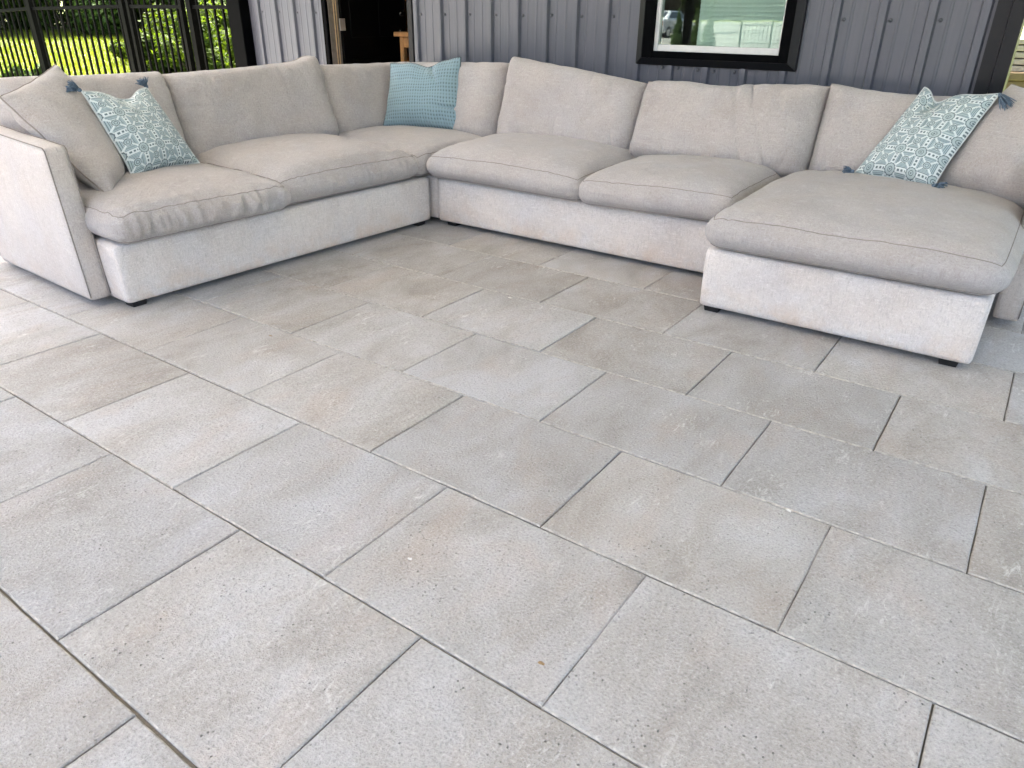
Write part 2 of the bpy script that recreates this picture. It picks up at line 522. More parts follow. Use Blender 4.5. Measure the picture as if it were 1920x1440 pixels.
# ------------------------------------------------------------------ building
WY = 4.527
BX0, BX1 = -6.03, -.36
bld = empty('metal_building', (-3.2, 6.7, 0), 'charcoal ribbed steel building behind the sofa, with window and open black door', 'building')
RIB0, RP = -3.385, .2286
def wall_profile(x0, x1):
    pts = [(x0, None)]
    xs = set()
    k = math.floor((x0 - RIB0) / RP) - 1
    prof = []
    while RIB0 + k * RP < x1 + RP:
        c = RIB0 + k * RP
        prof += [(c - .026, 0), (c - .017, .021), (c - .004, .0225), (c + .004, .0225), (c + .017, .021), (c + .026, 0)]
        for s in (.078, .150):
            prof += [(c + s - .009, 0), (c + s - .004, .0028), (c + s + .004, .0028), (c + s + .009, 0)]
        k += 1
    px = np.array([a for a, b in prof]); ph = np.array([b for a, b in prof])
    xs = [x0] + [x for x in px if x0 + .0005 < x < x1 - .0005] + [x1]
    return [(x, float(np.interp(x, px, ph))) for x in xs]
def wall_panel(x0, x1, z0, z1, lap=0.0):
    pr = wall_profile(x0, x1)
    V = [(x, WY - h - lap, z0) for x, h in pr] + [(x, WY - h - lap, z1) for x, h in pr]
    V += [(x, WY - h - lap + .0012, z0) for x, h in pr] + [(x, WY - h - lap + .0012, z1) for x, h in pr]
    n = len(pr)
    F = [(i, i + 1, n + i + 1, n + i) for i in range(n - 1)] + [(2 * n + i, 3 * n + i, 3 * n + i + 1, 2 * n + i + 1) for i in range(n - 1)]
    return mk('wall_panel', V, F, M_STEEL, bld)
ZT = 3.59
seams = [-6.128, -5.2138, -4.2994, -3.385, -2.4706, -1.5562, -.6418, .27]
def add_panel(x0, x1, z0, z1): return wall_panel(x0, x1, z0, z1)
panels = []
# left of the door, right of the door, under / over the window, right of it
def add_run(x0, x1, z0, z1):
    cuts = [x0] + [s - .012 for s in seams if x0 + .03 < s - .012 < x1 - .03] + [x1]
    for i, (a, b) in enumerate(zip(cuts[:-1], cuts[1:])):
        panels.append((wall_panel(a, b + (.0 if b == x1 else .024), z0, z1, .0015 * (i % 2)), a, b, z0, z1))
WX0, WX1, WZ0, WZ1 = -2.150, -1.338, .958, 2.12      # rough window opening
DX0, DX1, DZ1 = -5.075, -4.115, 2.10
add_run(BX0, DX0, .03, ZT)
add_run(DX0, DX1, DZ1, ZT)
add_run(DX1, WX0, .03, ZT)
add_run(WX0, WX1, .03, WZ0)
add_run(WX0, WX1, WZ1, ZT)
add_run(WX1, BX1, .03, ZT)
# screws: one right of every rib, an extra one left of each lap
def screw_mesh():
    V, F = [], []
    prof = [(.0105, 0), (.0105, -.0018), (.0070, -.0026), (.0062, -.0082), (.0001, -.0088)]
    n = 8
    for r, y in prof:
        for k in range(n): V.append((r * math.cos(2 * math.pi * k / n), y, r * math.sin(2 * math.pi * k / n)))
    for i in range(len(prof) - 1):
        for k in range(n):
            l = (k + 1) % n; F.append((i * n + k, (i + 1) * n + k, (i + 1) * n + l, i * n + l))
    return mesh_of('screw', V, F, M_SCREW, True)
SCREW = screw_mesh()
for po, a, b, z0, z1 in panels:
    k = math.floor((a - RIB0) / RP)
    rows = [z for z in (.36, 1.165, 1.97, 2.75) if z0 + .02 < z < z1 - .02]
    if abs(a - WX0) < .4 and z1 < 1.2: rows.append(.885)
    while True:
        c = RIB0 + k * RP
        if c > b: break
        xs = [c + .043]
        if abs(((c - RIB0) / .9144) - round((c - RIB0) / .9144)) < .02: xs.append(c - .066)
        if z1 < 1.2: xs = [c + .05, c + .178]
        for z in rows:
            for x in xs:
                if a + .012 < x < b - .012:
                    s = bpy.data.objects.new('screw', SCREW); col.objects.link(s)
                    place(s, (x, WY - .0022, z + random.gauss(0, .003)), po)
        k += 1
# wall core with openings, other walls, slab
def core(n, *a): return box(n, *a, M_INT, bld)
core('wall_core', BX0, DX0, WY + .004, WY + .12, 0, ZT)
core('wall_core', DX0, DX1, WY + .004, WY + .12, DZ1, ZT)
core('wall_core', DX1, WX0, WY + .004, WY + .12, 0, ZT)
core('wall_core', WX0, WX1, WY + .004, WY + .12, 0, WZ0)
core('wall_core', WX0, WX1, WY + .004, WY + .12, WZ1, ZT)
core('wall_core', WX1, BX1, WY + .004, WY + .12, 0, ZT)
box('side_wall', BX0, BX0 + .12, WY + .122, 8.9, 0, ZT, M_INT, bld)
box('side_wall', -1.22, -1.10, WY + .122, 8.9, 0, ZT, M_INT, bld)
box('rear_wall', BX0, -1.10, 8.902, 9.0, 0, ZT, M_INT, bld)
box('floor_slab', BX0 + .122, -1.222, WY + .122, 8.9, -.08, .0, M_CONC, bld)
# porch roof: soffit boards, fascia, roof sheet, columns
for i in range(27):
    xa = -7.75 + i * .46
    box('soffit_board', xa, xa + .452, -2.45, 4.50, 3.602, 3.618, M_SOFFIT, bld, .002, 1)
box('roof_deck', -7.8, 4.7, -2.5, 9.3, 3.625, 3.75, M_ROOF, bld)
box('fascia', -7.83, 4.73, -2.535, -2.502, 3.53, 3.77, M_BLACK, bld, .004, 1)
box('fascia', -7.835, -7.802, -2.5, 9.3, 3.53, 3.77, M_BLACK, bld, .004, 1)
box('fascia', 4.702, 4.735, -2.5, 9.3, 3.53, 3.77, M_BLACK, bld, .004, 1)
for x in (-7.6, -4.86, 1.0, 4.45):
    box('porch_column', x - .05, x + .05, -2.40, -2.30, -.012, 3.60, M_BLACK, bld, .006, 1)
box('porch_column', 4.30, 4.45, 4.2, 4.35, -.05, 3.60, M_BLACK, bld, .006, 1)
# corner trims and the post beside the fence
box('corner_post', -6.215, BX0 - .004, 4.43, 4.60, -.05, 3.60, M_BLACK, bld, .006, 1)
V = [(BX1 - .012, WY - .004), (BX1 - .012, WY - .030), (BX1 + .048, WY - .030), (BX1 + .052, WY - .045), (BX1 + .112, WY - .045), (BX1 + .112, WY + .12), (BX1 + .004, WY + .12), (BX1 + .004, WY - .004)]
def prism_z(name, poly, z0, z1, mat, parent, bevel=0):
    n = len(poly)
    V = [(x, y, z0) for x, y in poly] + [(x, y, z1) for x, y in poly]
    F = [tuple(range(n))[::-1], tuple(range(n, 2 * n))] + [(i, (i + 1) % n, n + (i + 1) % n, n + i) for i in range(n)]
    return mk(name, V, F, mat, parent)
prism_z('corner_trim', V, .02, 3.60, M_DARKTRIM, bld)

# window ---------------------------------------------------------------
win = empty('window', (-1.744, WY, .9))
win.parent = bld; win.location = tuple(np.array([-1.744, WY, .9]) - WLOC[bld]); WLOC[win] = np.array([-1.744, WY, .9])
def bx(n, x0, x1, y0, y1, z0, z1, m, par, bev=.002): return box(n, x0, x1, y0, y1, z0, z1, m, par, bev, 1)
# outer charcoal casing with a sloping, mitred sill flange
OX0, OX1, OZ0, OZ1 = -2.238, -1.255, .902, 2.21
def casing(name, a, b, c, d, yo, yi):
    """one mitred side of a frame: outer edge a-b, inner edge d-c (x,z), proud yo at the outer and yi at the inner edge"""
    V = [(a[0], WY - .003, a[1]), (b[0], WY - .003, b[1]), (c[0], WY - .003, c[1]), (d[0], WY - .003, d[1]),
         (a[0], WY - yo, a[1]), (b[0], WY - yo, b[1]), (c[0], WY - yi, c[1]), (d[0], WY - yi, d[1])]
    F = [(0, 1, 2, 3), (7, 6, 5, 4), (0, 4, 5, 1), (1, 5, 6, 2), (2, 6, 7, 3), (3, 7, 4, 0)]
    bm = bmesh.new()
    vs = [bm.verts.new(v) for v in V]
    for f in F: bm.faces.new([vs[i] for i in f])
    bmesh.ops.recalc_face_normals(bm, faces=list(bm.faces))
    bmesh.ops.bevel(bm, geom=list(bm.edges), offset=.0015, segments=1, affect='EDGES')
    return mk_bm(name, bm, M_DARKTRIM, win)
IX0, IX1, IZ0, IZ1 = OX0 + .045, OX1 - .045, OZ0 + .040, OZ1 - .045
casing('sill_flange', (OX0, OZ0), (OX1, OZ0), (IX1, IZ0), (IX0, IZ0), .022, .052)
casing('casing', (OX1, OZ0 + .002), (OX1, OZ1), (IX1, IZ1), (IX1, IZ0 + .002), .030, .050)
casing('casing', (OX1, OZ1), (OX0, OZ1), (IX0, IZ1), (IX1, IZ1), .030, .050)
casing('casing', (OX0, OZ1), (OX0, OZ0 + .002), (IX0, IZ0 + .002), (IX0, IZ1), .030, .050)
SX0, SX1, SZ0, SZ1 = -2.128, -1.357, .980, 2.10
bx('frame', IX0, SX0, WY - .046, WY + .06, IZ0, IZ1, M_BLACK, win)
bx('frame', SX1, IX1, WY - .046, WY + .06, IZ0, IZ1, M_BLACK, win)
bx('frame', SX0, SX1, WY - .042, WY + .06, IZ0, SZ0, M_BLACK, win)
bx('frame', SX0, SX1, WY - .042, WY + .06, SZ1, IZ1, M_BLACK, win)
bx('sash', SX0, SX0 + .026, WY - .022, WY + .03, SZ0, SZ1, M_SASH, win)
bx('sash', SX1 - .012, SX1, WY - .022, WY + .03, SZ0, SZ1, M_SASH, win)
bx('sash', SX0 + .026, SX1 - .012, WY - .020, WY + .03, SZ0, SZ0 + .036, M_SASH, win)
bx('sash', SX0 + .026, SX1 - .012, WY - .020, WY + .03, SZ1 - .036, SZ1, M_SASH, win)
bx('pane', SX0 + .024, SX1 - .010, WY - .002, WY + .002, SZ0 + .034, SZ1 - .034, M_GLASS, win, 0)
blind = empty('window_blind', (-1.60, WY + .08, 1.0), 'pale horizontal slat blind hanging inside the window', 'blind')
sl = None
for i in range(46):
    z = 1.0 + i * .0235
    if sl is None:
        V, F = [], []
        for j, (dy, dz) in enumerate([(-.0065, -.0125), (-.004, -.006), (-.0005, .0), (.003, .006), (.0065, .0122)]):
            V += [(-1.885, WY + .055 + dy, z + dz), (-1.368, WY + .055 + dy, z + dz)]
        V = V + [(a, b, c - .0008) for a, b, c in V]
        n = 5
        F = [(2 * j, 2 * j + 1, 2 * j + 3, 2 * j + 2) for j in range(n - 1)] + [(10 + 2 * j, 10 + 2 * j + 2, 10 + 2 * j + 3, 10 + 2 * j + 1) for j in range(n - 1)]
        sl = mk('slat', V, F, M_SLAT, blind, True)
        z_first = WLOC[sl].copy()
    else:
        c = sl.copy(); col.objects.link(c); c.parent = blind
        place(c, z_first + np.array([0, 0, i * .0235]), blind)
box('head_rail', -1.89, -1.364, WY + .04, WY + .07, 2.075, 2.105, M_SLAT, blind, .002, 1)

# door -----------------------------------------------------------------
# trims and jambs
bx('door_trim', DX0, DX0 + .045, WY - .026, WY + .004, .02, DZ1, M_BLACK, bld)
bx('door_trim', DX1 - .030, DX1 + .016, WY - .026, WY + .004, .02, DZ1, M_DARKTRIM, bld)
bx('door_trim', DX0 + .046, DX1 - .031, WY - .024, WY + .004, DZ1 - .045, DZ1, M_BLACK, bld)
bx('door_jamb', DX0 + .003, DX0 + .047, WY + .006, WY + .118, 0, DZ1 - .047, M_JAMB, bld)
bx('weatherstrip', DX0 + .047, DX0 + .055, WY + .055, WY + .064, .01, DZ1 - .05, M_BRASS, bld)
bx('weatherstrip', DX0 + .047, DX0 + .053, WY + .080, WY + .090, .01, DZ1 - .05, M_BRASS, bld)
bx('door_jamb', DX1 - .045, DX1 - .003, WY + .006, WY + .118, 0, DZ1 - .047, M_WOOD, bld)
bx('door_jamb', DX0 + .048, DX1 - .046, WY + .006, WY + .118, DZ1 - .046, DZ1 - .003, M_JAMB, bld)
# leaf, opened inwards about the left hinges
HX, HY, DANG, DWID = DX0 + .070, WY + .118, R(95), .85
door = empty('door', (HX, HY, 0)); door.parent = bld
door.location = tuple(np.array([HX, HY, 0]) - WLOC[bld]); WLOC[door] = np.array([HX, HY, 0.])
def dbx(n, x0, x1, y0, y1, z0, z1, m, bev=.003):
    return box(n, HX + x0, HX + x1, HY + y0, HY + y1, z0, z1, m, door, bev, 1, DANG, (HX, HY, 0))
dbx('leaf', .0, DWID, .0, .044, .015, 2.02, M_DOOR)
for z0, z1 in ((.18, .82), (.98, 1.88)):
    for x0, x1 in ((.10, .40), (.47, .76)):
        dbx('panel_moulding', x0, x1, -.006, .001, z0, z1, M_DOOR, .004)
dbx('hinge', -.030, .035, -.006, .000, 1.035, 1.125, M_HINGE, .001)
dbx('hinge', -.030, .035, -.006, .000, .25, .34, M_HINGE, .001)
def door_pt(x, y, z):
    c, s = math.cos(DANG), math.sin(DANG)
    return np.array([HX + c * x - s * y, HY + s * x + c * y, z])
for z, rad, ln, nm in ((1.165, .030, .030, 'deadbolt'), (1.02, .032, .018, 'handle_rose')):
    pts = [door_pt(DWID - .07, -.001, z), door_pt(DWID - .07, -.008, z), door_pt(DWID - .07, -ln, z)]
    tube(nm, pts, [rad, rad, rad * .72], M_KNOB, door, 20)
tube('handle', [door_pt(DWID - .07, -.018, 1.02), door_pt(DWID - .07, -.05, 1.02), door_pt(DWID - .075, -.058, 1.02), door_pt(DWID - .11, -.060, 1.018), door_pt(DWID - .17, -.056, 1.012)], [.011, .011, .011, .0095, .008], M_KNOB, door, 10)

# things inside the doorway -------------------------------------------
bench = empty('wooden_workbench', (-4.62, 5.32, 0), 'raw timber bench standing inside the open doorway', 'workbench')
box('top', -4.925, -4.30, 5.16, 5.48, .985, 1.022, M_WOOD, bench, .004, 1)
for x in (-4.86, -4.37):
    for y in (5.21, 5.43):
        box('leg', x - .022, x + .022, y - .022, y + .022, 0, .984, M_WOOD, bench, .004, 1)
box('apron', -4.837, -4.393, 5.19, 5.21, .90, .983, M_WOOD, bench, .003, 1)
for x in (-5.79, -5.30, -4.80):
    box('timber_stud', x - .07, x + .07, 6.3, 6.39, 0, 3.59, M_WOOD, bld, .003, 1)
can = empty('waste_bin', (-4.52, 4.92, 0), 'round grey bin standing just inside the doorway behind the sofa corner', 'bin')
lathe('body', [(.0, .0), (.165, .0), (.17, .01), (.205, .78), (.198, .78), (.165, .03), (.0, .03)], (-4.52, 4.92, 0), M_BIN, can)
lathe('rim', [(.203, .770), (.222, .772), (.224, .785), (.218, .796), (.200, .798), (.196, .79)], (-4.52, 4.92, 0), M_BIN, can)

# ------------------------------------------------------------------ sofa
sofa = empty('sectional_sofa', (-2.6, 3.2, 0), 'large U-shaped light grey fabric sectional sofa with chaise on the patio', 'sofa')
LANG = R(-2.3); LPIV = np.array([-3.04, 2.44])
def lrot(P):
    P = np.array(P, float); c, s = math.cos(LANG), math.sin(LANG)
    d = P[..., :2] - LPIV
    Q = P.copy(); Q[..., 0] = LPIV[0] + c * d[..., 0] - s * d[..., 1]; Q[..., 1] = LPIV[1] + s * d[..., 0] + c * d[..., 1]
    return Q
ident = lambda P: np.array(P, float)

def lattice(nx, ny, nz):
    idx = {}; V = []; F = []
    def vid(i, j, k):
        key = (i, j, k)
        if key not in idx: idx[key] = len(V); V.append(key)
        return idx[key]
    for i in range(nx):
        for j in range(ny):
            F.append((vid(i, j, 0), vid(i, j + 1, 0), vid(i + 1, j + 1, 0), vid(i + 1, j, 0)))
            F.append((vid(i, j, nz), vid(i + 1, j, nz), vid(i + 1, j + 1, nz), vid(i, j + 1, nz)))
    for i in range(nx):
        for k in range(nz):
            F.append((vid(i, 0, k), vid(i + 1, 0, k), vid(i + 1, 0, k + 1), vid(i, 0, k + 1)))
            F.append((vid(i, ny, k), vid(i, ny, k + 1), vid(i + 1, ny, k + 1), vid(i + 1, ny, k)))
    for j in range(ny):
        for k in range(nz):
            F.append((vid(0, j, k), vid(0, j, k + 1), vid(0, j + 1, k + 1), vid(0, j + 1, k)))
            F.append((vid(nx, j, k), vid(nx, j + 1, k), vid(nx, j + 1, k + 1), vid(nx, j, k + 1)))
    P = np.array(V, float)
    return np.stack([P[:, 0] / nx, P[:, 1] / ny, P[:, 2] / nz], 1) * 2 - 1, F

def soft_block(name, x0, x1, y0, y1, z0, z1, mat, parent, r=.045, crown=.06, bulge=.02, wr=.004, front=None, wfront=0.0, seed=0.0, xf=ident,
               res=.013, seams=True, topdents=.010, lift=None, fpow=.55, crs=.006):
    """boxed cushion: rounded, crowned, with puckered sides; front = '-y' or '+x' is the side with folds"""
    hx, hy, hz = (x1 - x0) / 2, (y1 - y0) / 2, (z1 - z0) / 2
    r = min(r, hz * .98)
    C0 = np.array([(x0 + x1) / 2, (y0 + y1) / 2, (z0 + z1) / 2])
    def shape(Q):
        P0 = Q * np.array([hx, hy, hz])
        inner = np.array([hx - r, hy - r, hz - r])
        q = np.clip(P0, -inner, inner)
        d = P0 - q
        L = np.linalg.norm(d, axis=1)[:, None]
        nrm = d / np.maximum(L, 1e-9)
        P = q + r * nrm
        ux, uy, uz = P[:, 0] / hx, P[:, 1] / hy, P[:, 2] / hz
        fx = np.clip(1 - np.abs(ux) ** 2.4, 0, 1) ** fpow; fy = np.clip(1 - np.abs(uy) ** 2.4, 0, 1) ** fpow
        top = np.clip(uz, 0, 1)
        side = np.clip(1 - uz ** 2, 0, 1)
        X, Y, Z = P[:, 0] + C0[0], P[:, 1] + C0[1], P[:, 2] + C0[2]
        Z = Z + crown * fx * fy * top ** 1.2
        X = X + np.sign(ux) * np.abs(ux) ** 6 * bulge * side * (.5 + .5 * fy)
        Y = Y + np.sign(uy) * np.abs(uy) ** 6 * bulge * side * (.5 + .5 * fx)
        # large slumps and fine dents on top
        dn = topdents * (pnoise(X * 4 + seed, Y * 4, seed) + .5 * pnoise(X * 9, Y * 9 + seed, seed * 2))
        Z = Z + dn * top
        gate_ = np.clip(pnoise(X * 2.7 + seed, Y * 2.7, seed + 8) * 3 + .1, 0, 1)
        Z = Z + crs * crease(pnoise(X * 7 + seed, Y * 7 + X * 3, seed + 6), .07) * gate_ * top
        # puckers along the seam, fading away from it
        rim = np.exp(-((1 - np.abs(uy)) / .16)) + np.exp(-((1 - np.abs(ux)) / .16))
        pk = np.abs(pnoise(X * 17 + seed * 3, Y * 17, seed)) * 2 - .35
        Z = Z + wr * pk * rim * top
        s = nrm[:, 0] * 0
        fold = lambda a, b: 1 - 2.4 * np.abs(pnoise(a, b, seed + 4.2))
        if front == '-y':
            msk = np.clip(-nrm[:, 1], 0, 1) * (1 - uz ** 4)
            Y = Y - msk * (wfront * fold(X * 15, Z * 5 + X * 2) + wr * .6 * pnoise(X * 5, Z * 8, seed))
        if front == '+x':
            msk = np.clip(nrm[:, 0], 0, 1) * (1 - uz ** 4)
            amp = wfront * (.45 + .9 * np.clip((Y - y0) / (y1 - y0), 0, 1))
            X = X + msk * (amp * fold(Y * 24, Z * 6 + Y * 3) + wr * .6 * pnoise(Y * 5, Z * 8, seed))
        if lift is not None:
            Z = Z + lift(ux, uy)
        return xf(np.stack([X, Y, Z], 1))
    nx, nyy, nz = max(4, int(2 * hx / res)), max(4, int(2 * hy / res)), max(6, int(2 * hz / res * 1.2))
    Q, F = lattice(nx, nyy, nz)
    o = mk(name, shape(Q), F, mat, parent, True)
    if seams:
        for c in (1, -1):
            a = np.linspace(-1, 1, 90)[:-1]
            rr_ = .92
            ring = np.concatenate([np.stack([a, -np.ones_like(a)], 1), np.stack([np.ones_like(a), a], 1), np.stack([-a, np.ones_like(a)], 1), np.stack([-np.ones_like(a), -a], 1)])
            cc = np.full(len(ring), 1.0 * c)
            pts = shape(np.column_stack([ring, cc]))
            tube('seam', pts, .0020, M_SEAM, o, 5, True)
    return o

def pillow_geo(corners, T, nu, nv, p=4.0, q=.5, pu=.04, pv=.04, wr=.006, seed=0.0, slump=.25, edge=.008, topcurve=None, xf=ident, extra=None, back=1.0, wrf=9.0, crw=.9):
    BL, BR, TR, TL = [np.array(c, float) for c in corners]
    s = np.linspace(-1, 1, nu + 1); t = np.linspace(-1, 1, nv + 1)
    mapv = lambda a: .55 * a + .45 * np.sin(a * math.pi / 2)
    U, Vv = np.meshgrid(mapv(s), mapv(t), indexing='ij')
    def mid(U, W):
        u = U * (1 - pu * (1 - W ** 2)); v = W * (1 - pv * (1 - U ** 2))
        a, b = (u + 1) / 2, (v + 1) / 2
        P = (((1 - a) * (1 - b))[..., None] * BL + (a * (1 - b))[..., None] * BR + (a * b)[..., None] * TR + ((1 - a) * b)[..., None] * TL)
        return P
    P = mid(U, Vv)
    right = (BR + TR - BL - TL); up = (TL + TR - BL - BR)
    n = np.cross(right, up); n /= np.linalg.norm(n)
    upn = up / np.linalg.norm(up); rn = right / np.linalg.norm(right)
    w, h = np.linalg.norm(right) / 2, np.linalg.norm(up) / 2
    X, Y = U * w / 2, Vv * h / 2
    if topcurve is not None:
        P = P + (topcurve(U) * np.clip((Vv + .2) / 1.2, 0, 1) ** 1.5)[..., None] * upn
    E = 1 - np.maximum(np.abs(U), np.abs(Vv)) ** 14
    # wandering seam line
    P = P + (edge * pnoise(X * 9 + seed, Y * 9, seed + 1))[..., None] * n + (edge * .6 * pnoise(X * 14, Y * 14 + seed, seed + 7))[..., None] * upn + (edge * .5 * pnoise(X * 14 + 5, Y * 14 + seed, seed + 17))[..., None] * rn
    env = (np.clip(1 - np.abs(U) ** p, 0, 1) * np.clip(1 - np.abs(Vv) ** p, 0, 1)) ** q
    b = T / 2 * env * (1 - slump * Vv * .6)
    def wr_field(sd):
        f1 = 1 - 2.6 * np.abs(pnoise(X * wrf + sd, Y * 2.2, sd))
        f2 = 1 - 2.6 * np.abs(pnoise(X * 2.2, Y * wrf + sd, sd + 3))
        e1 = np.exp(-(1 - np.abs(Vv)) / .20); e2 = np.exp(-(1 - np.abs(U)) / .16)
        lowf = pnoise(X * 3.2 + sd, Y * 3.2, sd + 9) + .5 * pnoise(X * 7 + sd, Y * 7, sd + 5)
        g1 = np.clip(pnoise(X * 4.5 + sd, Y * 1.5, sd + 21) * 3 + .35, 0, 1); g2 = np.clip(pnoise(X * 1.5, Y * 4.5 + sd, sd + 23) * 3 + .3, 0, 1)
        c1 = crease(pnoise(X * 10 + 1.6 * Y + sd, Y * 2.6, sd + 11), .075) * np.exp(-(1 - np.abs(Vv)) / .34) * g1
        c2 = crease(pnoise(X * 2.6, Y * 10 + 1.8 * X + sd, sd + 13), .075) * np.exp(-(1 - np.abs(U)) / .22) * g2
        return wr * (.8 * f1 * e1 + .8 * f2 * e2 + 1.2 * lowf + crw * (c1 + c2)) * E
    Fr = b + wr_field(seed + 2.3)
    Bk = b * back + wr_field(seed + 31.7)
    if extra is not None: Fr = Fr + extra(U, Vv, X, Y) * E
    inner = (np.abs(U) < .9999) & (np.abs(Vv) < .9999)
    A = P + Fr[..., None] * n * inner[..., None]
    B = P - Bk[..., None] * n * inner[..., None]
    N = (nu + 1) * (nv + 1)
    idf = np.arange(N).reshape(nu + 1, nv + 1)
    idb = idf + 0
    cnt = N
    idb2 = idf.copy(); idb2[inner] = N + np.arange(inner.sum())
    V = np.concatenate([A.reshape(-1, 3), B[inner]])
    q1 = np.stack([idf[:-1, :-1], idf[1:, :-1], idf[1:, 1:], idf[:-1, 1:]], -1).reshape(-1, 4)
    q2 = np.stack([idb2[:-1, :-1], idb2[:-1, 1:], idb2[1:, 1:], idb2[1:, :-1]], -1).reshape(-1, 4)
    F = np.concatenate([q1, q2])
    ring = np.concatenate([A[:-1, 0], A[-1, :-1], A[:0:-1, -1], A[0, :0:-1]])
    return xf(V), F, xf(ring), (U, Vv, X, Y, inner), n

def soft_pillow(name, corners, T, mat, parent, res=.014, seam=True, **kw):
    w = np.linalg.norm(np.array(corners[1], float) - np.array(corners[0], float)); h = np.linalg.norm(np.array(corners[3], float) - np.array(corners[0], float))
    V, F, ring, _, n = pillow_geo(corners, T, int(w / res), int(h / res), **kw)
    o = mk(name, V, F, mat, parent, True)
    if seam: tube('seam', ring, .0035, M_SEAM, o, 5, True)
    return o

# bases ------------------------------------------------------------------
def base_block(x0, x1, y0, y1, xf=ident, feet=()):
    """upholstered plinth with slightly uneven, softened faces"""
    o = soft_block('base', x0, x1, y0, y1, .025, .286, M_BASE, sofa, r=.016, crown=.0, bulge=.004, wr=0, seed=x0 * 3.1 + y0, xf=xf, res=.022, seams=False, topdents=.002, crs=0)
    for fx, fy in feet:
        P = xf(np.array([[fx, fy, 0.]]))[0]
        V = [(P[0] + a * b, P[1] + c * b, z) for z, b in ((0.0, .85), (.028, 1.0)) for a, c in ((-.035, -.035), (.035, -.035), (.035, .035), (-.035, .035))]
        F = [(3, 2, 1, 0), (4, 5, 6, 7)] + [(i, (i + 1) % 4, 4 + (i + 1) % 4, 4 + i) for i in range(4)]
        mk('foot', V, F, M_FOOT, o)
    return o
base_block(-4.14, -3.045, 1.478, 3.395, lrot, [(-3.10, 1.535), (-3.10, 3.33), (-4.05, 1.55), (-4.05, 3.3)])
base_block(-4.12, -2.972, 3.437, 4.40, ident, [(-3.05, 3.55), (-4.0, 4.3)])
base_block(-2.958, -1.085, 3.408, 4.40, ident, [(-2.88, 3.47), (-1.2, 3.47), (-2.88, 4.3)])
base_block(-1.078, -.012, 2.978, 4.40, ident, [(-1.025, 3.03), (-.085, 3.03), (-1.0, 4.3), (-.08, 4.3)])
# back frames
def frame_block(x0, x1, y0, y1, z1, xf=ident):
    return soft_block('back_frame', x0, x1, y0, y1, .034, z1, M_SOFA, sofa, r=.025, crown=0, bulge=.006, wr=.0, seed=x0, xf=xf, res=.03, seams=False, crs=0)
frame_block(-4.255, -4.142, 1.40, 3.40, .70, lrot)
frame_block(-4.24, -4.122, 3.42, 4.49, .70)
frame_block(-4.118, -2.965, 4.402, 4.50, .70)
frame_block(-2.957, -1.085, 4.402, 4.50, .70)
frame_block(-1.078, .105, 4.402, 4.50, .70)
# arms -------------------------------------------------------------------
def arm_left(P):
    P = np.array(P, float)
    t = np.clip((P[..., 0] + 4.135) / .953, 0, 1); w = np.clip((P[..., 2] - .034) / .64, 0, 1)
    P[..., 0] -= .075 * w * t ** 2
    P[..., 2] += .040 * w * (1 - t)
    P[..., 1] += -.010 * w * np.sin(math.pi * t) * .6
    return lrot(P)
def arm_right(P):
    P = np.array(P, float)
    t = np.clip((4.395 - P[..., 1]) / .83, 0, 1); w = np.clip((P[..., 2] - .034) / .62, 0, 1)
    P[..., 1] += .035 * w * t ** 2
    P[..., 2] += .035 * w * (1 - t)
    return P
a = soft_block('arm', -4.135, -3.182, 1.386, 1.474, .034, .674, M_ARM, sofa, r=.013, crown=0, bulge=.003, wr=0, seed=41.0, xf=arm_left, res=.022, seams=False, topdents=.003, crs=0)
for yy in (1.3875, 1.4725):
    pts = [(-3.184, yy, z) for z in np.linspace(.05, .66, 24)] + [(x, yy, .671) for x in np.linspace(-3.20, -4.1, 24)]
    tube('seam', arm_left(np.array(pts)), .0028, M_SEAM, a, 5)
a2 = soft_block('arm', .004, .100, 3.565, 4.395, .034, .655, M_ARM, sofa, r=.013, crown=0, bulge=.003, wr=0, seed=44.0, xf=arm_right, res=.022, seams=False, topdents=.003, crs=0)
tube('seam', arm_right(np.array([(.098, 3.567, z) for z in np.linspace(.05, .64, 20)])), .0028, M_SEAM, a2, 5)

# seat cushions ----------------------------------------------------------
SC = lambda *a, **k: soft_block('seat_cushion', *a, M_SOFA, sofa, **k)
SC(-3.98, -2.985, 1.482, 2.325, .290, .428, crown=.056, bulge=.026, wr=.012, front='+x', wfront=.030, seed=1.3, xf=lrot, res=.010, r=.052)
SC(-3.98, -3.040, 2.322, 3.285, .290, .436, crown=.095, bulge=.030, wr=.008, front='+x', wfront=.014, seed=4.7, xf=lrot, r=.060)
SC(-3.98, -3.010, 3.292, 4.18, .290, .430, crown=.060, bulge=.018, wr=.008, front='+x', wfront=.014, seed=8.1, r=.055)
SC(-2.985, -1.935, 3.345, 4.18, .290, .432, crown=.090, bulge=.030, wr=.006, front='-y', wfront=.007, seed=12.9, r=.060, lift=lambda u, v: -.010 * np.clip(u, 0, 1) * np.clip(-v, 0, 1))
SC(-1.930, -1.105, 3.335, 4.18, .290, .436, crown=.065, bulge=.024, wr=.005, front='-y', wfront=.007, seed=16.2, r=.055, lift=lambda u, v: .012 * u)
SC(-1.070, .002, 2.945, 4.18, .290, .440, crown=.078, bulge=.034, wr=.004, front='-y', wfront=.004, seed=21.4, r=.062)

# back cushions ----------------------------------------------------------
def BC(c, T, **k):
    k.setdefault('pu', .0); k.setdefault('pv', .015); k.setdefault('wrf', 15.0)
    return soft_pillow('back_cushion', c, T, M_SOFA, sofa, res=.009, **k)
lean = lambda a, b: None
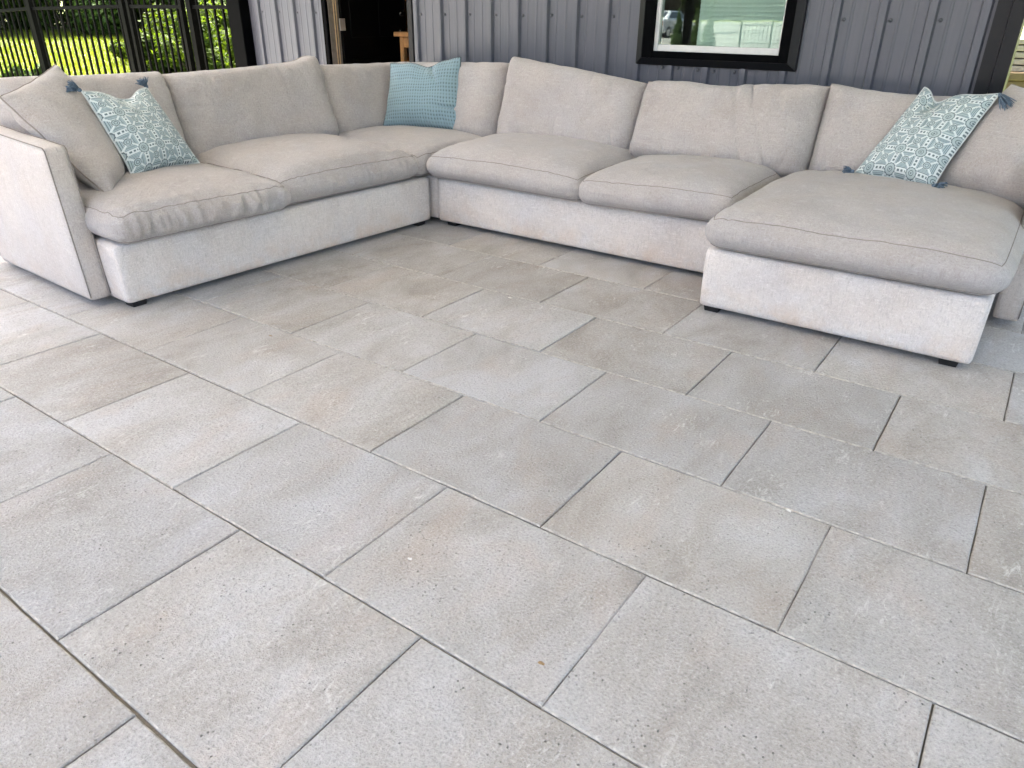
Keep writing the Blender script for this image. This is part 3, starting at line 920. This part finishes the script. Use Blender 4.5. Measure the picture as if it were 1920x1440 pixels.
# left row (faces +X): BL is the far-left as seen from the front -> order so right x up = +X
def left_bc(ya, yb, za, zb, xb=-3.90, xt=-4.03, T=.30, **k):
    # seen from +X the viewer's left is +Y ... keep right = +Y so that right x up = +X
    BC([(xb, ya, .40), (xb, yb, .40), (xt, yb, zb), (xt, ya, za)], T, xf=lrot, **k)
left_bc(1.50, 2.345, .885, .875, seed=2.2, wr=.020, p=7)
left_bc(2.335, 3.40, .862, .905, seed=5.9, wr=.020, p=7, topcurve=lambda u: -.006 * (1 - u ** 2) + .022 * np.exp(-((u - .86) / .12) ** 2))
BC([(-3.90, 3.40, .40), (-3.90, 4.40, .40), (-4.03, 4.36, .845), (-4.03, 3.40, .862)], .29, seed=9.3, wr=.018, p=7)
# back row (faces -Y): right = +X
def back_bc(xa, xb, za, zb, yb=4.06, yt=4.22, T=.28, **k):
    BC([(xa, yb, .40), (xb, yb, .40), (xb, yt, zb), (xa, yt, za)], T, **k)
back_bc(-3.98, -2.975, .850, .885, seed=13.1, wr=.022, p=7)
back_bc(-2.970, -1.995, .925, .825, seed=17.7, wr=.020, crw=1.3, p=8, topcurve=lambda u: -.012 * np.clip(u, 0, 1))
back_bc(-2.005, -.985, .828, .858, seed=22.4, wr=.026, crw=1.3, p=8, topcurve=lambda u: -.020 * np.exp(-((u + .05) / .25) ** 2))
back_bc(-.99, -.10, .868, .868, yb=4.10, yt=4.25, seed=27.1, wr=.022, p=7, topcurve=lambda u: -.03 * (1 - u ** 2))
# cushion slumped in the corner against the left arm
BC([(-3.31, 1.62, .43), (-3.78, 2.00, .43), (-3.87, 1.79, .945), (-3.72, 1.455, .835)], .20, seed=31.3, wr=.016, p=3.2, q=.6, pv=.04)
# cushion slumped in the corner against the right arm
BC([(-.42, 3.99, .43), (.05, 3.87, .43), (.06, 4.09, .86), (-.205, 4.18, .912)], .30, seed=36.6, wr=.020, p=3.0, q=.55)

# ------------------------------------------------------------------ throw pillows
def pattern(X, Y, cell=.098):
    a = X / cell; b = Y / cell
    fa = a - np.round(a); fb = b - np.round(b)              # big medallion at 0,0
    rb = np.hypot(fa, fb); th = np.arctan2(fb, fa)
    ga = a - np.floor(a) - .5; gb = b - np.floor(b) - .5    # small medallion at the cell centre
    rs = np.hypot(ga, gb)
    cream = np.array([.57, .63, .63]); teal = np.array([.25, .33, .355]); dark = np.array([.045, .078, .095]); pale = np.array([.34, .42, .43]); 
    out = np.empty(X.shape + (3,)); out[:] = pale
    horiz = np.abs(gb) > np.abs(ga)                          # triangle touching the upper or lower cell edge
    d = np.where(horiz, .5 - np.abs(gb), .5 - np.abs(ga))    # distance to the cell edge
    al = np.where(horiz, a, b)
    st = (d - .12) / .062
    m = (d > .12) & (st - np.floor(st) < .38); out[m] = dark * 1.2
    m = (d > .12) & (st - np.floor(st) >= .42) & (st - np.floor(st) < .75); out[m] = teal * 1.2
    diag = np.abs(np.abs(ga) - np.abs(gb)); out[(diag < .055)] = cream
    band = d < .115; out[band] = cream
    dash = (d < .048) & ((al * 6.0) % 1 < .58); out[dash] = dark
    wob = .012 * np.sin(th * 12)
    for lim, c in ((.285, cream), (.255 + wob, dark), (.215, pale * .95), (.115, dark), (.085, pale), (.04, dark)): out[rb < lim] = c
    for lim, c in ((.185, cream), (.165, dark), (.130, pale), (.085, dark), (.055, pale)): out[rs < lim] = c
    k = .5 + .5 * pnoise(X * 60, Y * 60, 5.5)
    return np.clip(out * (.85 + .3 * k)[..., None], 0, 1)

def mat_print(name):
    t = NT(name)
    a = t.n('VertexColor'); a.layer_name = 'print'
    o = t.coord()
    f = t.noise(o, 500, 2, .6)
    c = t.mix(t.rng(f, .3, .7, 0, .22), a.outputs[0], (.55, .60, .60, 1))
    return t.bsdf(c, .9, 0, t.bump(f, .001, .5), Sheen_Weight=.15)
M_PRINT = mat_print('block_print_cotton')
M_TASSEL = mat_simple('slate_blue_yarn', (.105, .15, .205), .95, 0, .35, .002, 200)

def paint(me, V, F_count, grid, inner, colors_front, back_col):
    at = me.color_attributes.new('print', 'FLOAT_COLOR', 'POINT')
    n = len(me.vertices)
    c = np.ones((n, 4), np.float32); c[:, :3] = back_col
    cf = colors_front.reshape(-1, 3); c[:len(cf), :3] = cf
    at.data.foreach_set('color', c.ravel())

def tassel(P, d, L, pillow, seed):
    r = np.random.default_rng(seed)
    d = np.array(d, float); d /= np.linalg.norm(d)
    a = np.cross(d, [.3, .2, .9]); a /= np.linalg.norm(a); b = np.cross(d, a)
    V, F = tube_geo([np.array(P) + d * s for s in (-.004, .004, .012, .018)], [.005, .0095, .0095, .006], 8)
    V = [V]; nv = len(V[0])
    for i in range(46):
        an = r.uniform(0, 6.28); rr = .015 * math.sqrt(r.uniform()); sp = r.uniform(.9, 2.0)
        o = a * math.cos(an) + b * math.sin(an)
        ln = L * r.uniform(.82, 1.05)
        pts = [np.array(P) + d * (.014 + ln * s) + o * (rr * (.5 + s * sp) + .003) + np.array([0, 0, -.010 * s * s]) + r.normal(0, .0015, 3) for s in (0, .35, .7, 1)]
        v, f = tube_geo(pts, [.0020, .0024, .0022, .0012], 4, False, nv)
        V.append(v); F += f; nv += len(v)
    return mk('tassel', np.concatenate(V), F, M_TASSEL, pillow, True)

def printed_pillow(corners, T, seed, tassels, label, extra=None, foot=None, topcurve=None):
    e = empty('throw_pillow', foot, label, 'pillow', 'throw pillows on the sofa')
    V, F, ring, (U, W, X, Y, inner), n = pillow_geo(corners, T, 230, 230, p=2.6, q=.62, pu=.05, pv=.08, wr=.008, seed=seed, slump=.35, edge=.008, extra=extra, topcurve=topcurve)
    o = mk('cover', V, F, M_PRINT, e, True)
    paint(o.data, V, len(F), U, inner, pattern(X + .02, Y + .015), np.array([.60, .66, .66]))
    tube('piping', ring, .0042, M_CREAM, e, 6, True)
    for i, (k, d, L) in enumerate(tassels):
        tassel(np.array(corners[k]) + (np.array([.006, -.035, .022]) if k < 2 else 0), d, L, e, int(seed * 10) + i)
    return e
M_CREAM = mat_simple('cream_piping', (.50, .53, .53), .9, 0, .1)
printed_pillow([(-3.485, 1.835, .466), (-3.565, 2.235, .468), (-3.79, 2.165, .825), (-3.685, 1.785, .842)], .15, 3.7,
               [(3, (-.3, -.75, .50), .048), (2, (-.1, -.35, .8), .042)],
               'teal and white block-print pillow with tassels on the armrest seat at left',
               extra=lambda U, W, X, Y: -.03 * np.exp(-(((U + .05) / .22) ** 2 + ((W - .95) / .30) ** 2)), foot=(-3.55, 2.05, .46), topcurve=lambda u: -.040 * np.exp(-((u - .12) / .40) ** 2))
printed_pillow([(-.735, 3.93, .490), (-.372, 3.80, .492), (-.232, 4.02, .882), (-.545, 4.14, .885)], .15, 6.1,
               [(2, (.55, -.35, -.45), .062), (1, (.9, -.3, -.05), .040), (0, (-.9, -.2, .0), .035)],
               'teal and white block-print pillow with tassels on the chaise at right',
               extra=lambda U, W, X, Y: -.045 * np.exp(-(((U + .35) / .20) ** 2 + ((W - .9) / .35) ** 2)), foot=(-.55, 3.87, .48), topcurve=lambda u: -.050 * np.exp(-((u + .38) / .30) ** 2))

def mat_waffle():
    t = NT('blue_waffle_cotton')
    a = t.n('VertexColor'); a.layer_name = 'print'
    f = t.noise(t.coord(), 420, 2, .6)
    c = t.mix(t.rng(f, .3, .7, 0, .25), a.outputs[0], (.20, .30, .35, 1))
    return t.bsdf(c, .92, 0, t.bump(f, .0012, .6), Sheen_Weight=.2)
M_WAFFLE = mat_waffle()
we = empty('throw_pillow', (-3.5, 3.95, .46), 'plain blue waffle-weave pillow in the sofa corner', 'pillow', 'throw pillows on the sofa')
def waffle(U, W, X, Y):
    row = Y / .0225
    band = ((np.floor(row) % 4) < 2.5)
    cx = X / .0185 + .25 * pnoise(X * 4, Y * 4, 2)
    hole = np.exp(-(((cx - np.round(cx)) / .24) ** 2 + ((row - np.floor(row) - .5) / .30) ** 2))
    return hole * np.where(band, 1.0, .62)
def waffle_extra(U, W, X, Y):
    fold = -.045 * np.exp(-(((U - .18 - .35 * (1 - W) * 1.1) / .07) ** 2)) * np.clip((W - .1) / .9, 0, 1)
    fold2 = -.022 * np.exp(-(((W + .42 + .25 * (U - .7) ** 2) / .06) ** 2)) * np.clip((U - .35) / .4, 0, 1)
    return -.0045 * waffle(U, W, X, Y) + fold + fold2
V, F, ring, (U, W, X, Y, inner), n = pillow_geo([(-3.775, 3.80, .468), (-3.215, 3.985, .470), (-3.315, 4.10, .915), (-3.800, 3.935, .862)], .19, 260, 240, p=2.6, q=.6, pu=.06, pv=.05, wr=.011, seed=9.9, slump=.35, edge=.010, extra=waffle_extra, topcurve=lambda u: -.035 * np.exp(-((u - .12) / .30) ** 2))
o = mk('cover', V, F, M_WAFFLE, we, True)
wv = waffle(U, W, X, Y)
cf = np.array([.225, .325, .365])[None, None] * (1 - .72 * np.clip(wv, 0, 1))[..., None]
paint(o.data, V, len(F), U, inner, cf, np.array([.225, .325, .365]))
tube('seam', ring, .0035, M_WAFFLE, we, 6, True)
for v_ in (o.data,):
    pass

# ------------------------------------------------------------------ fence and gate
def sqbar(p0, p1, w, name, parent, mat=M_FENCE, d=None):
    p0, p1 = np.array(p0, float), np.array(p1, float)
    t = p1 - p0; t /= np.linalg.norm(t)
    a = np.cross(t, [0, 0, 1.0]) if abs(t[2]) < .9 else np.array([fd[0], fd[1], 0])
    a = a / np.linalg.norm(a); b = np.cross(t, a)
    d = d or w
    V = [p + a * sa * w / 2 + b * sb * d / 2 for p in (p0, p1) for sa, sb in ((-1, -1), (1, -1), (1, 1), (-1, 1))]
    F = [(3, 2, 1, 0), (4, 5, 6, 7)] + [(i, (i + 1) % 4, 4 + (i + 1) % 4, 4 + i) for i in range(4)]
    return mk(name, V, F, mat, parent)
PICK = None
def picket(P, parent, h=1.42):
    global PICK
    P = np.array(P, float)
    if PICK is None:
        w = .0095
        V = [(x, y, z) for z in (0, h) for x, y in ((-w, -w), (w, -w), (w, w), (-w, w))] + [(0, 0, h + .012)]
        F = [(3, 2, 1, 0)] + [(i, (i + 1) % 4, 4 + (i + 1) % 4, 4 + i) for i in range(4)] + [(4 + i, 4 + (i + 1) % 4, 8) for i in range(4)]
        PICK = mesh_of('picket', V, F, M_FENCE)
    o = bpy.data.objects.new('picket', PICK); col.objects.link(o)
    place(o, P, parent)
    o.rotation_euler = (0, 0, math.atan2(fd[1], fd[0]))
    return o
def post(P, parent, w=.065, h=1.62):
    P = np.array(P, float)
    o = sqbar((P[0], P[1], P[2] - .3), (P[0], P[1], P[2] + h), w, 'post', parent)
    c = w / 2 + .006
    V = [(P[0] + sx * c, P[1] + sy * c, P[2] + h + z) for z in (.0, .012) for sx, sy in ((-1, -1), (1, -1), (1, 1), (-1, 1))] + [(P[0], P[1], P[2] + h + .035)]
    F = [(3, 2, 1, 0)] + [(i, (i + 1) % 4, 4 + (i + 1) % 4, 4 + i) for i in range(4)] + [(4 + i, 4 + (i + 1) % 4, 8) for i in range(4)]
    mk('post_cap', V, F, M_FENCE, o)
    return o
def run(parent, A, B, npick, z0a, z0b, rails=(.12, 1.20, 1.38)):
    global fd
    A, B = np.array(A, float), np.array(B, float)
    fd = (B - A) / np.linalg.norm(B - A)
    for z in rails:
        sqbar((A[0], A[1], z0a + z), (B[0], B[1], z0b + z), .026, 'rail', parent, M_FENCE, .032)
    for i in range(npick):
        s = (i + .5) / npick
        P = A + (B - A) * s
        picket((P[0], P[1], z0a + (z0b - z0a) * s + .06), parent)
fd = np.array([1.0, 0.0])
fR = empty('fence', (-6.5, 4.53, 0), 'short black picket fence panel between gate and building corner', 'fence')
run(fR, (-6.86, 4.53), (-6.22, 4.53), 5, 0, 0)
post((-6.895, 4.53, 0), fR)
gate = empty('gate', (-7.5, 4.53, 0), 'black picket gate in the fence left of the building', 'gate')
run(gate, (-7.93, 4.53), (-7.07, 4.53), 8, 0, 0)
for x in (-7.955, -7.045): sqbar((x, 4.53, .05), (x, 4.53, 1.52), .045, 'stile', gate)
fL = empty('fence', (-9.6, 4.3, 0), 'long black picket fence running along the lawn at far left', 'fence')
post((-8.06, 4.53, 0), fL); 
LA, LB, LC = np.array([-8.10, 4.53]), np.array([-9.72, 4.40]), np.array([-11.4, 4.28])
run(fL, LA, LB, 14, 0, -.03)
post((LB[0] - .035, LB[1], -.03), fL, .07)
run(fL, LB - np.array([.07, .006]), LC, 14, -.03, -.10)
post((LC[0] - .035, LC[1], -.10), fL)
run(fL, LC - np.array([.07, .006]), (-13.0, 4.16), 13, -.10, -.10)

# ------------------------------------------------------------------ vegetation
def leaf_cloud(name, centers, n, size, mat, parent, seed, squash=1.0, up=.35, base=None):
    """leaf-sized bent quads spread through a set of (x, y, z, radius) clumps"""
    r = np.random.default_rng(seed)
    C = np.array(centers, float)
    wgt = C[:, 3] ** 2; wgt /= wgt.sum()
    k = r.choice(len(C), n, p=wgt)
    d = r.normal(size=(n, 3)); d /= np.linalg.norm(d, axis=1)[:, None]
    rad = C[k, 3] * r.uniform(.25, 1.0, n) ** .45 * r.uniform(.85, 1.2, n)
    P = C[k, :3] + d * rad[:, None] * np.array([1, 1, squash])
    P[:, 2] = np.maximum(P[:, 2], C[:, 2].min() * 0 + .03)
    nr = d + r.normal(0, .6, (n, 3)); nr[:, 2] += up; nr /= np.linalg.norm(nr, axis=1)[:, None]
    t = np.cross(nr, r.normal(size=(n, 3))); t /= np.linalg.norm(t, axis=1)[:, None]
    b = np.cross(nr, t)
    s = size * r.uniform(.6, 1.35, n)[:, None]
    V = np.stack([P - t * s, P + b * s * .42 - nr * s * .08, P + t * s * 1.05 - nr * s * .25, P - b * s * .42 - nr * s * .08], 1).reshape(-1, 3)
    F = np.arange(4 * n).reshape(-1, 4)
    V = V + np.array(base if base is not None else (0, 0, 0))
    return mk(name, V, F, mat, parent)

def bush(x, y, h, w, seed, mat, label, cat='bush', n=5200, size=.055, group='bushes beyond the fence'):
    z = float(lawn_h(np.array(x), np.array(y)))
    e = empty('bush', (x, y, z), label, cat, group)
    r = np.random.default_rng(seed)
    cl = []
    for i in range(16):
        a = r.uniform(0, 6.28); rr = w * .5 * math.sqrt(r.uniform()); hh = h * r.uniform(.15, .85) * (1 - .35 * (rr / (w * .5)) ** 2)
        cl.append((rr * math.cos(a), rr * math.sin(a), hh, h * r.uniform(.14, .26)))
    leaf_cloud('foliage', cl, n, size, mat, e, seed, 1.0, .5, (x, y, z))
    V, F, nb = [], [], 0
    for c in cl[:9]:
        pts = [np.array([x, y, z - .02]) + np.array(c[:3]) * s + np.array([0, 0, .1 * s * (1 - s)]) for s in (0, .35, .7, 1)]
        v, f = tube_geo(pts, [.018, .014, .010, .005], 5, False, nb); V.append(v); F += f; nb += len(v)
    mk('stem', np.concatenate(V), F, M_BARK, e, True)
    return e

def make_tree(x, y, h, seed, mat, label, n=9000, size=.13, spread=.30, crown0=.28):
    z = float(lawn_h(np.array(x), np.array(y)))
    e = empty('tree', (x, y, z), label, 'tree', 'trees beyond the lawn')
    r = np.random.default_rng(seed)
    top = np.array([r.normal(0, .3), r.normal(0, .3), h * .86])
    V, F, nb = [], [], 0
    def tb(pts, rad, k=7):
        nonlocal nb
        v, f = tube_geo(pts, rad, k, False, nb); V.append(v); F.extend(f); nb += len(v)
    trunk = [np.array([0, 0, -.2]) + top * s + np.array([.18 * math.sin(3 * s + seed), .15 * math.cos(2.5 * s + seed) - .15, 0]) * s for s in np.linspace(0, 1, 9)]
    rb = h * .018 + .04
    tb([p + np.array([x, y, z]) for p in trunk], np.linspace(rb * 1.25, rb * .25, 9), 9)
    cl = []
    for i in range(13):
        s = r.uniform(crown0, .95); a = r.uniform(0, 6.28)
        st = trunk[min(8, int(s * 8))]
        L = h * spread * (1.15 - s) * r.uniform(.6, 1.1) + .3
        en = st + np.array([math.cos(a) * L, math.sin(a) * L, L * r.uniform(.15, .6)])
        mdp = (st + en) / 2 + np.array([0, 0, -.06 * L])
        tb([st + np.array([x, y, z]), mdp + np.array([x, y, z]), en + np.array([x, y, z])], [rb * .4 * (1.1 - s), rb * .28 * (1.1 - s), .012], 6)
        cl.append((*en, h * r.uniform(.07, .13))); cl.append((*(mdp + r.normal(0, .25, 3)), h * r.uniform(.06, .10)))
    cl.append((*top, h * .11))
    mk('trunk', np.concatenate(V), F, M_BARK, e, True)
    leaf_cloud('crown', cl, n, size, mat, e, seed + 1, .8, .3, (x, y, z))
    return e

# shrubs close behind the gate
bush(-12.4, 8.05, 1.15, 1.9, 101, M_LEAF, 'leafy yellow-green shrub seen through the short fence panel by the building')
bush(-13.1, 8.1, .80, 1.7, 102, M_LEAF, 'low green shrub seen through the right half of the gate')
bush(-14.8, 8.6, .70, 1.5, 103, M_LEAF, 'low dark shrub in the middle of the gate opening', n=3600)
bush(-13.6, 9.4, 1.45, 2.2, 104, M_LEAF, 'tall bright shrub behind the others at the building corner')
bush(-12.2, 5.35, .42, 1.0, 105, M_LEAF2, 'small dark weed clump behind the fence at the far left edge', n=2000, size=.04)
# hedge row at the far side of the lawn
hx = [(-22.2, 4.2), (-22.6, 5.9), (-22.2, 7.6), (-22.8, 9.2), (-22.0, 10.7), (-21.6, 12.3), (-20.6, 13.9), (-19.4, 15.4), (-18.0, 16.6), (-22.4, 2.2)]
hl = ['leftmost', 'second', 'third', 'fourth', 'fifth', 'sixth', 'seventh', 'eighth', 'ninth']
proto = None
for i, (x, y) in enumerate(hx):
    lab = ('dark undergrowth bush under the trees, %s from the left along the lawn edge' % hl[i - 0]) if i < 9 else 'dark undergrowth bush at the left end, outside the fence view'
    if i % 3 == 0 or proto is None:
        proto = bush(x, y, 1.9 + .2 * (i % 2), 2.6, 200 + i, M_LEAF2, lab, n=5200, size=.085, group='undergrowth along the lawn edge')
    else:
        z = float(lawn_h(np.array(x), np.array(y)))
        c = copy_tree(proto, (x, y, z), 1.3 * i, .85 + .1 * (i % 3)); c['label'] = lab
for i, (x, y) in enumerate([(-24.6, 11.9), (-24.9, 8.9), (-23.8, 13.7), (-24.4, 6.4)]):
    c = copy_tree(proto, (x, y, float(lawn_h(np.array(x), np.array(y)))), .9 + 1.7 * i, 1.15)
    c['label'] = 'dark undergrowth bush in the rear row, %s' % ['behind the fifth front bush', 'behind the fourth front bush', 'behind the sixth front bush', 'behind the second front bush'][i]
tp = None
tx = [(-24.5, 3.0), (-24.0, 5.2), (-25.2, 7.4), (-24.2, 9.8), (-24.4, 12.2), (-23.0, 14.4), (-21.6, 16.8), (-19.6, 18.6), (-27.5, 6.2), (-27.0, 11.0), (-26.0, 15.6)]
for i, (x, y) in enumerate(tx):
    lab = 'tall broadleaf tree beyond the lawn, number %d along the wood edge' % (i + 1)
    lab = ['tree with dark trunk at the left end of the wood edge', 'tree behind the long fence, second from left', 'tree behind the long fence, third from left', 'tree behind the middle of the long fence', 'tree behind the gate post', 'tree behind the gate', 'tree behind the shrubs by the gate', 'tree at the building end of the wood edge', 'tree in the second row, left', 'tree in the second row, middle', 'tree in the second row, right'][i]
    if i % 4 == 0:
        tp = make_tree(x, y, 7.5 + .8 * (i % 3), 300 + i, M_LEAF2, lab)
    else:
        z = float(lawn_h(np.array(x), np.array(y)))
        c = copy_tree(tp, (x, y, z), 2.1 * i, .9 + .12 * (i % 3)); c['label'] = lab

# grass blades on the lawn seen through the fence
N = 42000
r = np.random.default_rng(5)
gxs = r.uniform(-22.5, -11.2, N); gys = 4.9 + (r.uniform(0, 1, N)) * (np.abs(gxs) - 5.5) * .62
gz = lawn_h(gxs, gys)
an = r.uniform(0, 6.28, N); hh = r.uniform(.04, .11, N) * (1 + .6 * (gxs < -21)); ww = .007
dx, dy = np.cos(an) * ww, np.sin(an) * ww
lx, ly = r.normal(0, .03, N), r.normal(0, .03, N)
V = np.stack([np.stack([gxs - dx, gys - dy, gz - .005], 1), np.stack([gxs + dx, gys + dy, gz - .005], 1), np.stack([gxs + lx, gys + ly, gz + hh], 1)], 1).reshape(-1, 3)
setp(mk('grass_blades', V, np.arange(3 * N).reshape(-1, 3), M_GRASSB), 'bright sunlit grass blades of the lawn behind the fence', 'grass', kind='stuff')

# ------------------------------------------------------------------ what the window mirrors, across the bounce deck
def conifer(x, y, h, seed, label):
    z = float(lawn_h(np.array(x), np.array(y)))
    e = empty('conifer', (x, y, z), label, 'conifer', 'young conifers across the deck')
    cl = [(0.03 * math.sin(i), .03 * math.cos(i * 2), h * (.06 + .9 * s), max(.02, h * .17 * (1 - s) ** .8 * (.6 if s < .06 else 1))) for i, s in enumerate(np.linspace(0, 1, 14))]
    leaf_cloud('foliage', cl, 2600, .045, M_CONIFER, e, seed, 1.1, .8, (x, y, z))
    tube('trunk', [(x, y, z - .1), (x, y, z + h * .5), (x, y, z + h * .95)], [.03, .02, .006], M_BARK, e, 6)
conifer(-12.75, -20.0, 1.65, 401, 'slim young conifer mirrored in the window, leftmost of three')
conifer(-12.15, -20.3, 1.55, 402, 'slim young conifer mirrored in the window, middle of three')
conifer(-11.55, -20.1, 1.75, 403, 'slim young conifer mirrored in the window, rightmost of three')
fB = empty('fence', (-9.0, -22.0, -.09), 'low black rail fence mirrored in the window', 'fence')
for i in range(8):
    sqbar((-11.0 + i * 1.2, -22.0, -.12), (-11.0 + i * 1.2, -22.0, .95), .06, 'post', fB)
for z in (.25, .85): sqbar((-11.1, -22.0, z), (-2.4, -22.0, z), .03, 'rail', fB)
for i in range(58):
    fd = np.array([1.0, 0]); 
    picket((-11.0 + i * .15, -22.0, -.5), fB)
tp2 = make_tree(-27.4, -46, 9.5, 501, M_LEAF2, 'tall tree far across the yard, mirrored at the left of the window', n=9000, size=.2, crown0=.12)
tp2['group'] = 'trees across the yard'
for i, (x, y) in enumerate([(-32, -44), (-25.6, -51), (-30.5, -52)]):
    c = copy_tree(tp2, (x, y, float(lawn_h(np.array(x), np.array(y)))), i * 1.7, 1.0 + .1 * (i % 2))
    c['label'] = ['tall tree across the yard, farthest left of the group', 'tall tree across the yard, mirrored beside the porch column', 'tall tree in the second row across the yard'][i]
# parked car
M_CAR = mat_simple('silver_car_paint', (.62, .63, .64), .25, .5, .03)
M_TYRE = mat_simple('tyre_rubber', (.02, .02, .02), .85)
M_CGLASS = mat_simple('dark_car_glass', (.02, .025, .03), .08)
cx0, cy0 = -20.6, -36.0
cz0 = float(lawn_h(np.array(cx0), np.array(cy0)))
car = empty('parked_car', (cx0, cy0, cz0), 'silver car parked across the deck, mirrored in the window', 'car')
prof = [(-2.25, .35), (-2.3, .62), (-2.2, .86), (-1.35, .98), (-.62, 1.44), (.85, 1.47), (1.75, 1.06), (2.22, .98), (2.28, .55), (2.2, .33)]
def car_body(pr, w0, w1):
    n = len(pr); V = []
    for s in (-1, 1):
        for a, z in pr:
            w = w0 if z < 1.0 else w0 + (w1 - w0) * min(1, (z - 1.0) / .4)
            V.append((cx0 + s * w, cy0 + a, cz0 + z))
    F = [tuple(range(n)), tuple(range(2 * n - 1, n - 1, -1))] + [(i, n + i, n + (i + 1) % n, (i + 1) % n) for i in range(n)]
    bm = bmesh.new(); vs = [bm.verts.new(v) for v in V]
    for f in F: bm.faces.new([vs[i] for i in f])
    bmesh.ops.recalc_face_normals(bm, faces=list(bm.faces))
    bmesh.ops.bevel(bm, geom=list(bm.edges), offset=.05, segments=2, affect='EDGES')
    return bm
mk_bm('body', car_body(prof, .88, .66), M_CAR, car)
def cq(name, pts, m): 
    mk(name, [(cx0 + a, cy0 + b, cz0 + c) for a, b, c in pts], [(0, 1, 2, 3)], m, car)
cq('rear_window', [(-.60, 1.62, 1.145), (.60, 1.62, 1.145), (.54, 1.0, 1.43), (-.54, 1.0, 1.43)], M_CGLASS)
cq('windscreen', [(.62, -1.22, 1.08), (-.62, -1.22, 1.08), (-.55, -.68, 1.425), (.55, -.68, 1.425)], M_CGLASS)
for s in (-1, 1):
    cq('side_window', [(s * .845, -.95, 1.06), (s * .845, 1.4, 1.08), (s * .715, .85, 1.40), (s * .715, -.58, 1.38)], M_CGLASS)
    box('tail_light', cx0 + s * .72 - .12, cx0 + s * .72 + .12, cy0 + 2.20, cy0 + 2.30, cz0 + .78, cz0 + .94, mat_simple('tail_light_red', (.35, .02, .02), .2), car, .02, 1)
    box('headlight', cx0 + s * .70 - .14, cx0 + s * .70 + .14, cy0 - 2.32, cy0 - 2.22, cz0 + .62, cz0 + .76, M_SASH, car, .02, 1)
    for a in (-1.42, 1.42):
        V, F = tube_geo([(cx0 + s * .70, cy0 + a, cz0 + .33), (cx0 + s * .72, cy0 + a, cz0 + .33), (cx0 + s * .88, cy0 + a, cz0 + .33), (cx0 + s * .90, cy0 + a, cz0 + .33)], [.30, .33, .33, .30], 20)
        w = mk('wheel', V, F, M_TYRE, car, False)
        V, F = tube_geo([(cx0 + s * .88, cy0 + a, cz0 + .33), (cx0 + s * .905, cy0 + a, cz0 + .33)], [.21, .19], 16)
        mk('rim', V, F, M_HINGE, w)

# ------------------------------------------------------------------ lumber beyond the building corner
lum = empty('lumber_crate', (-.42, 7.9, -.09), 'tan wooden crate beyond the building corner at the right edge', 'crate')
box('crate_body', -1.2, .5, 9.4, 10.2, -.09, .62, M_TAN, lum, .01, 1)
box('crate_rim', -1.25, .55, 9.35, 10.25, .621, .70, M_TAN, lum, .01, 1)
for i in range(5):
    b = box('stacked_plank', -1.1 + .03 * (i % 2), .42 + .04 * (i % 3), 9.45, 10.1, .703 + i * .062, .753 + i * .062, M_LUMBER, None, .006, 1)
    setp(b, ['pale plank at the bottom of the stack', 'pale plank second from the bottom of the stack', 'pale plank in the middle of the stack', 'pale plank second from the top of the stack', 'pale plank on top of the stack'][i] + ' beyond the building corner', 'plank', 'planks stacked on the crate')

# ------------------------------------------------------------------ bits of debris on the pavers
M_DEB = mat_simple('dry_leaf_bit', (.30, .20, .10), .8)
M_CHIP = mat_simple('white_chip', (.72, .70, .66), .8)
def debris(x, y, s, seed, m, label):
    r = np.random.default_rng(seed)
    n = 7
    V = [(x, y, .0045)] + [(x + s * r.uniform(.6, 1.2) * math.cos(6.28 * k / n) * 1.7, y + s * r.uniform(.5, 1.1) * math.sin(6.28 * k / n), .002 + r.uniform(0, .004)) for k in range(n)]
    F = [(0, 1 + k, 1 + (k + 1) % n) for k in range(n)]
    V += [(a, b, c - .0015) for a, b, c in V]; F += [(n + 1, n + 2 + (k + 1) % n, n + 2 + k) for k in range(n)]
    setp(mk('leaf_fragment', V, F, m), label, 'leaf', 'debris on the pavers')
debris(-.555, .905, .0055, 1, M_DEB, 'brown leaf fragment on the front right paver')
debris(-.985, .985, .005, 2, M_CHIP, 'pale flake on the front paver near the bottom centre')
debris(-.30, 1.72, .006, 3, M_CHIP, 'white flake beside a joint at the right')
debris(-1.84, 2.60, .008, 4, M_CHIP, 'white flake in the middle of the patio')
debris(-2.36, 1.66, .006, 5, M_DEB, 'dark leaf crumb on the patio at left')
